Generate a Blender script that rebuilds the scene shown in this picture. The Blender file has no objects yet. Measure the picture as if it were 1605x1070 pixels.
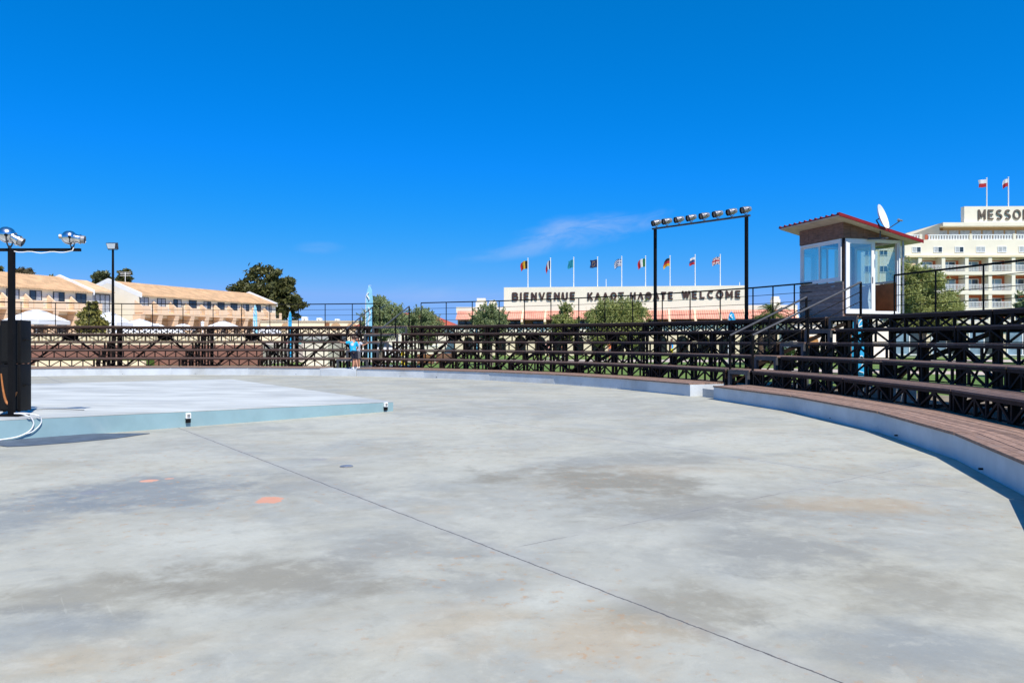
import bpy, bmesh, math, random
import numpy as np
from mathutils import Vector, Matrix
random.seed(7); np.random.seed(7)
R = math.radians
sc = bpy.context.scene
COL = sc.collection
PI = math.pi
F, EYE, HZ, CX = 1200.0, 1.62, 532.4, 802.5      # focal length (px), eye height (m), horizon row, centre column

def at(px, py, d):
    "point at depth d metres seen at photo pixel (px,py): used to survey real positions"
    return Vector(((px-CX)*d/F, d, EYE-(py-HZ)*d/F))
def gx(px, d): return (px-CX)*d/F
def hz(py, d): return EYE-(py-HZ)*d/F
def gnd(px, py, z=0.0):
    d = (EYE-z)*F/(py-HZ)
    return Vector(((px-CX)*d/F, d, z))

# ------------------------------------------------------------------ object helpers
def props(o, label=None, cat=None, group=None, kind=None):
    if label: o['label'] = label
    if cat: o['category'] = cat
    if group: o['group'] = group
    if kind: o['kind'] = kind
    return o
def thing(name, label, cat, loc=(0,0,0), rz=0, group=None):
    o = bpy.data.objects.new(name, None); COL.objects.link(o)
    o.empty_display_size = .2
    o.location = loc; o.rotation_euler = (0,0,rz)
    return props(o, label, cat, group)
def copy_tree(o, parent=None):
    c = o.copy(); COL.objects.link(c)
    if parent: c.parent = parent
    for ch in list(o.children): copy_tree(ch, c)
    return c

class MB:
    def __init__(s, org=(0,0,0)): s.v=[]; s.f=[]; s.mi=[]; s.org=Vector(org); s.cur=0
    def add(s, vs, fs):
        b=len(s.v); s.v += [Vector(v)-s.org for v in vs]
        for f in fs: s.f.append([b+i for i in f]); s.mi.append(s.cur)
        return s
    def hexa(s, p):   # 8 points: bottom 4 ccw, top 4 ccw
        return s.add(p, [(3,2,1,0),(4,5,6,7),(0,1,5,4),(1,2,6,5),(2,3,7,6),(3,0,4,7)])
    def box(s, a, b):
        x0,y0,z0=a; x1,y1,z1=b
        return s.hexa([(x0,y0,z0),(x1,y0,z0),(x1,y1,z0),(x0,y1,z0),(x0,y0,z1),(x1,y0,z1),(x1,y1,z1),(x0,y1,z1)])
    def prism(s, poly, z0, z1):
        n=len(poly)
        return s.add([(p[0],p[1],z0) for p in poly]+[(p[0],p[1],z1) for p in poly],
            [tuple(range(n-1,-1,-1)), tuple(range(n,2*n))]+[(i,(i+1)%n,n+(i+1)%n,n+i) for i in range(n)])
    def extr(s, poly3, d):
        "extrude a planar 3d polygon by vector d"
        n=len(poly3); d=Vector(d); P=[Vector(p) for p in poly3]
        return s.add(P+[p+d for p in P], [tuple(range(n-1,-1,-1)), tuple(range(n,2*n))]+[(i,(i+1)%n,n+(i+1)%n,n+i) for i in range(n)])
    def beam(s, p, q, w, h, up=(0,0,1)):
        p=Vector(p); q=Vector(q); d=(q-p).normalized(); up=Vector(up)
        if abs(d.dot(up))>.98: up=Vector((0,1,0))
        r=d.cross(up).normalized()*w/2; u=r.cross(d).normalized()*h/2
        return s.hexa([p-r-u,p+r-u,q+r-u,q-r-u,p-r+u,p+r+u,q+r+u,q-r+u])
    def post(s, c, tx, w, d, z0, z1):
        "vertical post at c (x,y), w along unit tangent tx, d across"
        t=Vector((tx[0],tx[1],0)).normalized(); n=Vector((-t.y,t.x,0)); c=Vector((c[0],c[1],0))
        q=[c-t*w/2-n*d/2,c+t*w/2-n*d/2,c+t*w/2+n*d/2,c-t*w/2+n*d/2]
        return s.prism(q,z0,z1)
    def path(s, pts, rad, n=8, cap=True):
        pts=[Vector(p) for p in pts]
        if not hasattr(rad,'__len__'): rad=[rad]*len(pts)
        b=len(s.v); up=None; vs=[]
        for i,p in enumerate(pts):
            d=(pts[min(i+1,len(pts)-1)]-pts[max(i-1,0)]).normalized()
            if up is None:
                up=Vector((0,0,1)) if abs(d.z)<.9 else Vector((1,0,0))
            r=d.cross(up).normalized(); up=r.cross(d).normalized()
            for k in range(n):
                a=2*PI*k/n; vs.append(p+(r*math.cos(a)+up*math.sin(a))*rad[i])
        fs=[(i*n+k,i*n+(k+1)%n,(i+1)*n+(k+1)%n,(i+1)*n+k) for i in range(len(pts)-1) for k in range(n)]
        if cap: fs += [tuple(range(n-1,-1,-1)), tuple((len(pts)-1)*n+k for k in range(n))]
        return s.add(vs,fs)
    def lathe(s, prof, o, axis, n=20):
        "prof = [(distance along axis, radius)]"
        o=Vector(o); ax=Vector(axis).normalized()
        return s.path_r([o+ax*t for t,r in prof],[r for t,r in prof],ax,n)
    def path_r(s, pts, rad, ax, n):
        up=Vector((0,0,1)) if abs(ax.z)<.9 else Vector((1,0,0))
        r=ax.cross(up).normalized(); u=r.cross(ax).normalized(); vs=[]
        for p,q in zip(pts,rad):
            for k in range(n):
                a=2*PI*k/n; vs.append(p+(r*math.cos(a)+u*math.sin(a))*q)
        fs=[(i*n+k,i*n+(k+1)%n,(i+1)*n+(k+1)%n,(i+1)*n+k) for i in range(len(pts)-1) for k in range(n)]
        fs += [tuple(range(n-1,-1,-1)), tuple((len(pts)-1)*n+k for k in range(n))]
        return s.add(vs,fs)
    def build(s, name, mats, parent=None, label=None, cat=None, group=None, kind=None, smooth=35, loc=None, bevel=0):
        me=bpy.data.meshes.new(name)
        me.from_pydata([tuple(v) for v in s.v],[],s.f)
        if not isinstance(mats,(list,tuple)): mats=[mats]
        for m in mats: me.materials.append(m)
        if len(mats)>1: me.polygons.foreach_set('material_index', s.mi)
        me.update()
        bm=bmesh.new(); bm.from_mesh(me); bmesh.ops.recalc_face_normals(bm,faces=bm.faces)
        if bevel: bmesh.ops.bevel(bm,geom=bm.edges[:],offset=bevel,segments=2,affect='EDGES',profile=.6)
        bm.to_mesh(me); bm.free()
        if smooth:
            me.polygons.foreach_set('use_smooth',[True]*len(me.polygons)); me.set_sharp_from_angle(angle=R(smooth))
        o=bpy.data.objects.new(name,me); COL.objects.link(o)
        if parent: o.parent=parent
        elif loc is not None: o.location=loc
        else: o.location=s.org
        return props(o,label,cat,group,kind)

# ------------------------------------------------------------------ materials
class NT:
    def __init__(s, tree): s.t=tree; s.n=tree.nodes; s.l=tree.links
    def new(s, typ, **kw):
        n=s.n.new(typ)
        for k,v in kw.items():
            if k=='inp':
                for a,b in v.items():
                    if hasattr(b,'is_output') : s.l.new(b,n.inputs[a])
                    else: n.inputs[a].default_value=b
            else: setattr(n,k,v)
        return n
    def math(s, op, a, b=None, clamp=False):
        n=s.new('ShaderNodeMath',operation=op,use_clamp=clamp)
        for i,x in enumerate((a,b)):
            if x is None: continue
            if hasattr(x,'is_output'): s.l.new(x,n.inputs[i])
            else: n.inputs[i].default_value=x
        return n.outputs[0]
    def mix(s, fac, a, b, blend='MIX'):
        n=s.new('ShaderNodeMix',data_type='RGBA',blend_type=blend)
        for i,x in ((0,fac),(6,a),(7,b)):
            if hasattr(x,'is_output'): s.l.new(x,n.inputs[i])
            elif i==0: n.inputs[0].default_value=x
            else: n.inputs[i].default_value=(*x,1) if len(x)==3 else x
        return n.outputs[2]
    def noise(s, vec, scale, detail=4, rough=.55, dist=0):
        n=s.new('ShaderNodeTexNoise',inp={'Scale':scale,'Detail':detail,'Roughness':rough,'Distortion':dist})
        if vec is not None: s.l.new(vec,n.inputs['Vector'])
        return n.outputs['Fac']
    def ramp(s, x, lo, hi):
        n=s.new('ShaderNodeMapRange',interpolation_type='SMOOTHSTEP')
        s.l.new(x,n.inputs['Value']); n.inputs['From Min'].default_value=lo; n.inputs['From Max'].default_value=hi
        return n.outputs[0]
    def scale(s, vec, v):
        n=s.new('ShaderNodeVectorMath',operation='MULTIPLY'); s.l.new(vec,n.inputs[0]); n.inputs[1].default_value=v
        return n.outputs[0]

def base_mat(name):
    m=bpy.data.materials.new(name); m.use_nodes=True
    T=NT(m.node_tree); p=m.node_tree.nodes['Principled BSDF']
    return m,T,p
def mat(name, col, rough=.6, var=.12, scale=3.0, metal=0, spec=.4, island=0, bump=0, bscale=30, dirt=None, stretch=None):
    m,T,p=base_mat(name)
    tc=T.new('ShaderNodeTexCoord'); vec=tc.outputs['Object']
    if stretch: vec=T.scale(vec,stretch)
    nz=T.noise(vec,scale,6,.6)
    dark=tuple(c*(1-var) for c in col); lite=tuple(min(1,c*(1+var)) for c in col)
    c=T.mix(T.ramp(nz,.3,.7),dark,lite)
    if dirt:
        dn=T.noise(vec,scale*.37,7,.65,.6)
        c=T.mix(T.math('MULTIPLY',T.ramp(dn,.5,.75),dirt[1]),c,dirt[0])
    if island:
        g=T.new('ShaderNodeNewGeometry')
        h=T.new('ShaderNodeHueSaturation',inp={'Color':c})
        v=T.math('ADD',T.math('MULTIPLY',g.outputs['Random Per Island'],2*island),1-island)
        T.l.new(v,h.inputs['Value']); c=h.outputs[0]
    T.l.new(c,p.inputs['Base Color'])
    p.inputs['Roughness'].default_value=rough; p.inputs['Metallic'].default_value=metal
    p.inputs['Specular IOR Level'].default_value=spec
    if bump:
        b=T.new('ShaderNodeBump',inp={'Strength':bump,'Distance':.02,'Height':T.noise(vec,bscale,5,.6)})
        T.l.new(b.outputs[0],p.inputs['Normal'])
    return m
def leaf_mat(name, c0, c1, trans=.25):
    m,T,p=base_mat(name)
    g=T.new('ShaderNodeNewGeometry'); tc=T.new('ShaderNodeTexCoord')
    nz=T.noise(tc.outputs['Object'],.9,3)
    f=T.math('ADD',T.math('MULTIPLY',g.outputs['Random Per Island'],.75),T.math('MULTIPLY',nz,.35),True)
    c=T.mix(f,c0,c1); T.l.new(c,p.inputs['Base Color']); p.inputs['Roughness'].default_value=.5; p.inputs['Specular IOR Level'].default_value=.35
    tr=T.new('ShaderNodeBsdfTranslucent'); T.l.new(c,tr.inputs['Color'])
    ms=T.new('ShaderNodeMixShader',inp={0:trans,1:p.outputs[0],2:tr.outputs[0]})
    T.l.new(ms.outputs[0],m.node_tree.nodes['Material Output'].inputs['Surface'])
    return m
def glass_mat(name, tint=(.8,.9,.92), clear=.75):
    m,T,p=base_mat(name)
    m.node_tree.nodes.remove(p)
    tr=T.new('ShaderNodeBsdfTransparent',inp={'Color':(*tint,1)})
    gl=T.new('ShaderNodeBsdfGlossy',inp={'Roughness':.02,'Color':(.9,.95,1,1)})
    lw=T.new('ShaderNodeLayerWeight',inp={'Blend':.35})
    f=T.math('ADD',T.math('MULTIPLY',lw.outputs['Facing'],.35),1-clear-.1,True)
    ms=T.new('ShaderNodeMixShader',inp={0:f,1:tr.outputs[0],2:gl.outputs[0]})
    T.l.new(ms.outputs[0],m.node_tree.nodes['Material Output'].inputs['Surface'])
    return m

M={}
M['steel']=mat('black_steel',(.0045,.004,.004),.6,.3,6,spec=.15)
M['steel2']=mat('brown_black_frame',(.017,.0105,.008),.6,.35,4,spec=.2)
M['greysteel']=mat('grey_steel',(.06,.062,.068),.4,.2,6)
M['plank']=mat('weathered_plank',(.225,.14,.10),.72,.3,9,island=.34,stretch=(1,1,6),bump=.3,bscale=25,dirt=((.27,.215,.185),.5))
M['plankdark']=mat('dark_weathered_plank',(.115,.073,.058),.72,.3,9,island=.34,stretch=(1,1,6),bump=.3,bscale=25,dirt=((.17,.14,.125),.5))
M['fascia']=mat('dark_plank_edge',(.034,.019,.013),.65,.35,5,spec=.2,stretch=(1,1,5))
M['paintwall']=mat('painted_concrete',(.53,.565,.585),.8,.1,1.3,bump=.35,bscale=14,dirt=((.37,.375,.36),.75))
M['concrete']=mat('pale_concrete',(.5,.49,.46),.8,.12,1.5,bump=.2,bscale=20,dirt=((.35,.34,.32),.5))
M['stagetop']=mat('worn_blue_grey_paint',(.46,.475,.45),.75,.18,1.6,dirt=((.28,.305,.32),.8),bump=.15,bscale=15,stretch=(.35,1,1))
M['stageside']=mat('teal_grey_paint',(.24,.37,.40),.6,.08,1.5,dirt=((.34,.42,.44),.5))
M['cream']=mat('cream_render',(.80,.735,.60),.85,.05,.4,bump=.1,bscale=8,dirt=((.72,.62,.47),.35))
M['cream2']=mat('pale_cream_render',(.82,.75,.61),.85,.05,.4,dirt=((.74,.66,.52),.3))
M['yellowcream']=mat('yellow_cream_render',(.78,.66,.45),.85,.05,.4,dirt=((.68,.56,.38),.3))
M['white']=mat('white_paint',(.8,.8,.78),.5,.04,2)
M['whitecloth']=mat('white_canvas',(.8,.81,.82),.8,.04,1)
M['peach']=mat('peach_render',(.80,.58,.39),.85,.06,.5,dirt=((.70,.47,.30),.4))
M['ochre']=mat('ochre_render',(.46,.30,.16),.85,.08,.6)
M['terracotta']=mat('terracotta_render',(.62,.17,.085),.85,.08,.4)
M['brownwall']=mat('red_brown_wall',(.27,.125,.092),.85,.1,.8,bump=.2,bscale=6,dirt=((.2,.1,.075),.5))
M['darkglass']=mat('dark_window',(.035,.045,.055),.08,.4,.5,spec=.8)
M['blueglass']=mat('blue_window',(.22,.32,.40),.1,.3,.8,spec=.8)
M['curtain']=mat('net_curtain',(.42,.44,.46),.7,.2,3)
M['glass']=glass_mat('clear_glass',(.80,.88,.84),.74)
M['frame_dark']=mat('dark_window_frame',(.03,.03,.035),.5)
M['letter']=mat('dark_brown_letter',(.06,.03,.024),.5,.2,3)
M['bronze']=mat('bronze_letter',(.13,.10,.075),.45,.2,3)
M['chrome']=mat('polished_metal',(.75,.75,.76),.22,.12,14,metal=1)
M['alu']=mat('dull_aluminium',(.42,.40,.38),.4,.25,12,metal=.7)
M['lens']=mat('dark_lens',(.02,.02,.025),.15,.1,3,spec=.7)
M['black']=mat('black_plastic',(.0045,.004,.004),.55,.25,8,spec=.2)
M['woodbrown']=mat('brown_board',(.21,.105,.068),.7,.35,5,stretch=(1,1,7),dirt=((.2,.16,.14),.5))
M['woodgrey']=mat('weathered_grey_board',(.25,.19,.165),.75,.3,5,island=.2,stretch=(1,1,9),dirt=((.22,.19,.18),.6))
M['ply']=mat('orange_plywood',(.52,.20,.065),.6,.2,3)
M['redroof']=mat('red_sheet_metal',(.215,.007,.008),.5,.12,2)
M['soffit']=mat('cream_soffit',(.62,.56,.47),.8)
M['orangepaint']=mat('orange_paint',(.75,.22,.10),.7,.15,6)
M['blueflag']=mat('cyan_blue_cloth',(.02,.36,.68),.7,.15,1.5)
M['blueflag2']=mat('pale_blue_cloth',(.25,.58,.78),.7,.12,1.5)
M['skin']=mat('tanned_skin',(.46,.22,.13),.55,.1,6)
M['hair']=mat('dark_brown_hair',(.045,.022,.014),.6,.2,20)
M['bark']=mat('grey_bark',(.14,.11,.085),.85,.3,8,bump=.5,bscale=20)
M['bark2']=mat('brown_bark',(.10,.06,.04),.85,.3,8,bump=.5,bscale=20)
def cloth(n,c): return mat(n,c,.8,.08,6)
# tiles: ridged look through bump on a wave
def tile_mat(name, col, sc_, axis=0):
    m,T,p=base_mat(name)
    tc=T.new('ShaderNodeTexCoord'); 
    nz=T.noise(tc.outputs['Object'],.8,6); nf=T.noise(tc.outputs['Object'],7,3)
    c=T.mix(T.ramp(nz,.3,.7),tuple(x*.8 for x in col),tuple(min(1,x*1.15) for x in col))
    c=T.mix(T.math('MULTIPLY',T.ramp(nf,.45,.75),.45),c,tuple(x*.6 for x in col))
    T.l.new(c,p.inputs['Base Color']); p.inputs['Roughness'].default_value=.85
    return m
M['tile']=tile_mat('tan_roof_tile',(.66,.44,.25),3)
M['redtile']=tile_mat('red_roof_tile',(.40,.085,.05),3)
M['awning']=tile_mat('salmon_awning_tile',(.72,.31,.215),3)

# ------------------------------------------------------------------ ground materials
def floor_mat():
    m,T,p=base_mat('stained_concrete_floor')
    tc=T.new('ShaderNodeTexCoord'); v=tc.outputs['Object']
    # slabs of trowelled concrete run along the joint direction
    rot=T.new('ShaderNodeVectorRotate',rotation_type='Z_AXIS',inp={'Vector':v,'Angle':R(-36)}); rv=rot.outputs[0]
    big=T.noise(T.scale(rv,(.22,.26,1)),1.0,6,.6,.5)
    mid=T.noise(T.scale(v,(.75,.85,1)),1.0,9,.64,.5)
    mid2=T.noise(T.scale(v,(.45,.6,1)),1.35,9,.66,.5)
    fine=T.noise(v,26,5,.7)
    grit=T.noise(v,140,2,.6)
    c=T.mix(T.ramp(big,.34,.66),(.30,.305,.30),(.375,.37,.34))
    c=T.mix(T.math('MULTIPLY',T.ramp(mid,.46,.68),.45),c,(.235,.22,.19))
    c=T.mix(T.math('MULTIPLY',T.ramp(mid2,.48,.66),.45),c,(.22,.24,.265))
    c=T.mix(T.math('MULTIPLY',T.ramp(mid,.50,.28),.45),c,(.43,.425,.395))
    pale=T.noise(T.scale(v,(.55,.8,1)),2.1,9,.68,.4)
    c=T.mix(T.math('MULTIPLY',T.ramp(pale,.53,.72),.45),c,(.45,.455,.445))
    tan=T.noise(T.scale(v,(.4,.55,1)),1.7,8,.66,.4)
    c=T.mix(T.math('MULTIPLY',T.ramp(tan,.55,.75),.35),c,(.39,.30,.20))
    # individual large stains of this floor (centre and half-size surveyed from the photo)
    sx_=T.new('ShaderNodeSeparateXYZ',inp={0:v}); X=sx_.outputs[0]; Y=sx_.outputs[1]
    edge=T.noise(v,.9,7,.68,.4); edge2=T.noise(v,2.2,8,.7,.3)
    def stain(px,py,rx,ry,col,st):
        nonlocal c
        d=EYE*F/(py-HZ); x0=(px-CX)*d/F; ax_=rx*d/F; ay_=ry*d*d/(EYE*F)
        a_=T.math('MULTIPLY',T.math('SUBTRACT',X,x0),1/ax_); b_=T.math('MULTIPLY',T.math('SUBTRACT',Y,d),1/ay_)
        q=T.math('SQRT',T.math('ADD',T.math('MULTIPLY',a_,a_),T.math('MULTIPLY',b_,b_)))
        q=T.math('ADD',q,T.math('MULTIPLY',T.math('SUBTRACT',edge,.5),2.4)); q=T.math('ADD',q,T.math('MULTIPLY',T.math('SUBTRACT',edge2,.5),2.0))
        c=T.mix(T.math('MULTIPLY',T.ramp(q,1.15,.25),st),c,col)
    BL,GB,GY,TN,PL=(.15,.172,.205),(.178,.163,.135),(.19,.195,.20),(.345,.265,.18),(.43,.435,.42)
    for st_ in ((230,770,190,34,BL,.75),(60,800,120,40,BL,.65),(330,840,150,30,PL,.5),(480,760,140,22,GY,.55),(430,905,230,40,GB,.7),(150,930,170,46,GB,.6),(620,860,150,36,GY,.6),(90,980,150,40,BL,.45),
        (930,750,190,24,GB,.8),(1010,722,150,16,GY,.6),(1080,790,220,22,GB,.55),(1250,800,220,26,GY,.5),(1230,860,210,40,GY,.75),(1420,920,170,50,GB,.55),(1060,950,190,46,GB,.65),(1380,1010,210,50,BL,.4),(770,915,120,26,GY,.55),
        (1340,790,170,16,TN,.55),(1040,735,120,12,TN,.3),(930,1000,150,50,TN,.5),(700,980,140,50,TN,.35),(890,930,120,30,PL,.45),(200,1030,160,40,TN,.35),(620,660,260,14,PL,.4),(1200,690,220,14,PL,.45),(1000,840,110,22,PL,.4)): stain(*st_)
    # rust flecks in some areas
    rust=T.noise(v,9,5,.7); rarea=T.noise(v,.33,3)
    rf=T.math('MULTIPLY',T.ramp(rust,.57,.66),T.ramp(rarea,.44,.58))
    c=T.mix(T.math('MULTIPLY',rf,.6),c,(.36,.21,.11))
    dk=T.noise(v,15,4,.7); c=T.mix(T.math('MULTIPLY',T.ramp(dk,.70,.78),.5),c,(.17,.16,.15))
    c=T.mix(T.math('MULTIPLY',T.ramp(fine,.35,.75),.20),c,(.28,.275,.26))
    c=T.mix(T.math('MULTIPLY',T.ramp(grit,.55,.75),.14),c,(.22,.22,.22))
    mot=T.noise(v,4.5,8,.72,.3); c=T.mix(T.math('MULTIPLY',T.ramp(mot,.5,.68),.30),c,(.20,.195,.18)); c=T.mix(T.math('MULTIPLY',T.ramp(mot,.48,.32),.28),c,(.44,.435,.41))
    scr=T.noise(T.scale(rv,(22,1.2,1)),1.0,4,.6); c=T.mix(T.math('MULTIPLY',T.ramp(scr,.66,.74),.22),c,(.45,.45,.43))
    c=T.scale(c,(1.15,1.135,1.0))
    spk=T.noise(v,55,3,.75); c=T.mix(T.math('MULTIPLY',T.ramp(spk,.66,.72),.55),c,(.10,.09,.08))
    spk2=T.noise(v,38,3,.75); c=T.mix(T.math('MULTIPLY',T.ramp(spk2,.68,.74),.5),c,(.62,.60,.55))
    sep=T.new('ShaderNodeSeparateXYZ',inp={0:v}); X=sep.outputs[0]; Y=sep.outputs[1]
    wob=T.math('MULTIPLY',T.math('SUBTRACT',T.noise(v,5,5,.75),.5),.05)
    brk=T.noise(v,2.3,4,.6)
    def line(p,d,w,strength,lo,msk=None):
        nonlocal c
        d=Vector(d).normalized(); n=(-d.y,d.x)
        k=-(p[0]*n[0]+p[1]*n[1])
        s=T.math('ADD',T.math('ADD',T.math('MULTIPLY',X,n[0]),T.math('MULTIPLY',Y,n[1])),k)
        a=T.math('ABSOLUTE',T.math('ADD',s,wob))
        halo=T.math('MULTIPLY',T.ramp(a,.16,.0),.22*strength)
        mk=T.math('MULTIPLY',T.ramp(a,w,w*.35),T.math('MULTIPLY',T.ramp(brk,lo,lo+.2),strength))
        if msk is not None: mk=T.math('MULTIPLY',mk,msk); halo=T.math('MULTIPLY',halo,msk)
        c=T.mix(halo,c,(.30,.30,.30)); c=T.mix(mk,c,(.10,.095,.09))
    line((-5.46,13.17),(7.02,-9.55),.0095,1.0,.15)
    line((.33,14.33),(4.76,-6.48),.010,.75,.35)
    line((.037,5.99),(.80,.60),.010,.6,.40,T.ramp(X,-.05,.12))
    def blob(x,y,r,col,st,sq=1.0):
        nonlocal c
        dx=T.math('SUBTRACT',X,x); dy=T.math('MULTIPLY',T.math('SUBTRACT',Y,y),sq)
        dd=T.math('SQRT',T.math('ADD',T.math('MULTIPLY',dx,dx),T.math('MULTIPLY',dy,dy)))
        dd=T.math('ADD',dd,T.math('MULTIPLY',T.math('SUBTRACT',T.noise(v,5,6,.75),.5),r*2.0))
        c=T.mix(T.math('MULTIPLY',T.ramp(dd,r,r*.8),st),c,col)
    blob(-2.45,7.75,.15,(.66,.27,.15),.72,.85)
    blob(-4.19,8.81,.10,(.72,.33,.2),.75)
    blob(-4.0,8.95,.05,(.72,.33,.2),.55)
    blob(-4.45,8.15,.14,(.2,.21,.24),.55)
    blob(-2.6,10.4,.12,(.26,.25,.25),.5)
    T.l.new(c,p.inputs['Base Color'])
    T.l.new(T.math('ADD',T.math('MULTIPLY',mid,.3),.5),p.inputs['Roughness'])
    p.inputs['Specular IOR Level'].default_value=.35
    b=T.new('ShaderNodeBump',inp={'Strength':.18,'Distance':.02,'Height':T.math('ADD',fine,T.math('MULTIPLY',grit,.5))})
    T.l.new(b.outputs[0],p.inputs['Normal'])
    return m
M['floor']=floor_mat()
def lawn_mat():
    m,T,p=base_mat('mown_lawn')
    tc=T.new('ShaderNodeTexCoord'); v=tc.outputs['Object']
    a=T.noise(v,.12,5,.6); b=T.noise(v,1.3,6,.65); g=T.noise(v,18,4,.7)
    c=T.mix(T.ramp(a,.35,.65),(.085,.17,.022),(.15,.215,.035))
    c=T.mix(T.math('MULTIPLY',T.ramp(b,.45,.75),.55),c,(.21,.22,.06))
    c=T.mix(T.math('MULTIPLY',T.ramp(g,.45,.7),.6),c,(.045,.085,.012))
    T.l.new(c,p.inputs['Base Color']); p.inputs['Roughness'].default_value=.85
    bp=T.new('ShaderNodeBump',inp={'Strength':.6,'Distance':.05,'Height':g}); T.l.new(bp.outputs[0],p.inputs['Normal'])
    return m
M['lawn']=lawn_mat()
M['paving']=mat('pinkish_paving',(.50,.41,.35),.85,.1,1.2,dirt=((.4,.33,.29),.4))
M['terracepave']=mat('sand_paving',(.58,.50,.40),.85,.1,1)
M['dirt']=mat('bare_earth',(.22,.18,.13),.9,.25,1.5,dirt=((.12,.15,.05),.6))
# ================================================================== arena geometry (surveyed circle)
AC=Vector((-14.256,14.651)); R0=20.70; R1=21.92; DR=.927
ZW=.373; DZ=.392
def rr(i): return R0 if i==0 else R1+DR*(i-1)
def zz(i): return ZW+DZ*i
ZD=zz(5); RB=26.85           # deck level, rear railing radius
def P(r,a,z=None):
    x=AC.x+r*math.cos(R(a)); y=AC.y+r*math.sin(R(a))
    return Vector((x,y)) if z is None else Vector((x,y,z))
def aim(px, r):
    "angle at which the sight line through column px meets radius r"
    a=(px-CX)/F; A=a*a+1; B=-2*(a*AC.x+AC.y); C=AC.x**2+AC.y**2-r*r
    d=(-B+math.sqrt(B*B-4*A*C))/(2*A); return math.degrees(math.atan2(d-AC.y,a*d-AC.x))
def ring(r0,r1,a0,a1,g0=0,g1=0):
    "plan quad between two radii and two facet angles, ends trimmed by g along the chord"
    a,b,c,d=P(r0,a0),P(r0,a1),P(r1,a1),P(r1,a0)
    t=(b-a).normalized(); u=(c-d).normalized()
    return [a+t*g0,d+u*g0,c-u*g1,b-t*g1]
def tang(a0,a1): return (P(1,a1)-P(1,a0)).normalized()

# ------------------------------------------------------------------ ground
MB().box((-1500,-700,-.6),(1500,2400,-.04)).build('lawn',M['lawn'],kind='structure',smooth=0)
mb=MB((AC.x,AC.y,0)); N=72
mb.prism([P(R0+.35,360*k/N) for k in range(N)],-.3,0.0)
fl=mb.build('arena_floor',M['floor'],kind='structure',smooth=0)
# the floor's texture works in world coordinates: move the origin to the world origin
for v in fl.data.vertices: v.co += Vector((AC.x,AC.y,0))
fl.location=(0,0,0)
# beaten earth under the seating, paths beyond
mb=MB()
mb.prism([P(R0+.4,a) for a in np.arange(128,-42,-4)]+[P(28.2,a) for a in np.arange(-40,130,4)],-.2,-.022)
mb.build('bare_ground',M['dirt'],kind='structure',smooth=0)
mb=MB(); mb.prism([(-70,57),(60,57),(60,63),(-70,63)],-.2,-.018); mb.prism([(13,40),(34,31),(36,34),(14,44)],-.2,-.014)
mb.build('path',M['paving'],kind='structure',smooth=0)
mb=MB(); mb.prism([(-36,45.5),(-11,45.5),(-11,47.6),(-36,48.6)],-.2,-.01)
mb.build('sand_path',M['terracepave'],kind='structure',smooth=0)

# ------------------------------------------------------------------ bleachers
def bench_planks(mb,r0,r1,a0,a1,zt,n,th=.038,gap=.012):
    w=(r1-r0)/n
    for j in range(n):
        mb.prism(ring(r0+j*w+gap/2,r0+(j+1)*w-gap/2,a0,a1,.012,.012),zt-th-random.uniform(0,.003),zt-random.uniform(0,.004))
def lattice(mb,r,a0,a1,z0,z1,n,w=.03,xx=False,ph=0):
    A=P(r,a0); B=P(r,a1); t=(B-A).normalized(); L=(B-A).length
    A=A+t*.06; L-=.12
    c=lambda s,z: Vector((A.x+t.x*s,A.y+t.y*s,z))
    nrm=Vector((-t.y,t.x,0))
    for k in range(n+1):
        s=L*k/n; mb.post((A.x+t.x*s,A.y+t.y*s),t,w,w,z0,z1)
    for k in range(n):
        s0=L*k/n+w/2; s1=L*(k+1)/n-w/2
        up=(k+ph)%2==0
        o=nrm*.004
        mb.beam(c(s0,z0+.01 if up else z1-.01)+o,c(s1,z1-.01 if up else z0+.01)+o,w*.85,w*.85,nrm)
        if xx: mb.beam(c(s0,z1-.01 if up else z0+.01)-o*6,c(s1,z0+.01 if up else z1-.01)-o*6,w*.85,w*.85,nrm)
    mb.beam(c(0,z0+.012)-nrm*.036,c(L,z0+.012)-nrm*.036,.035,.024)

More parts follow.
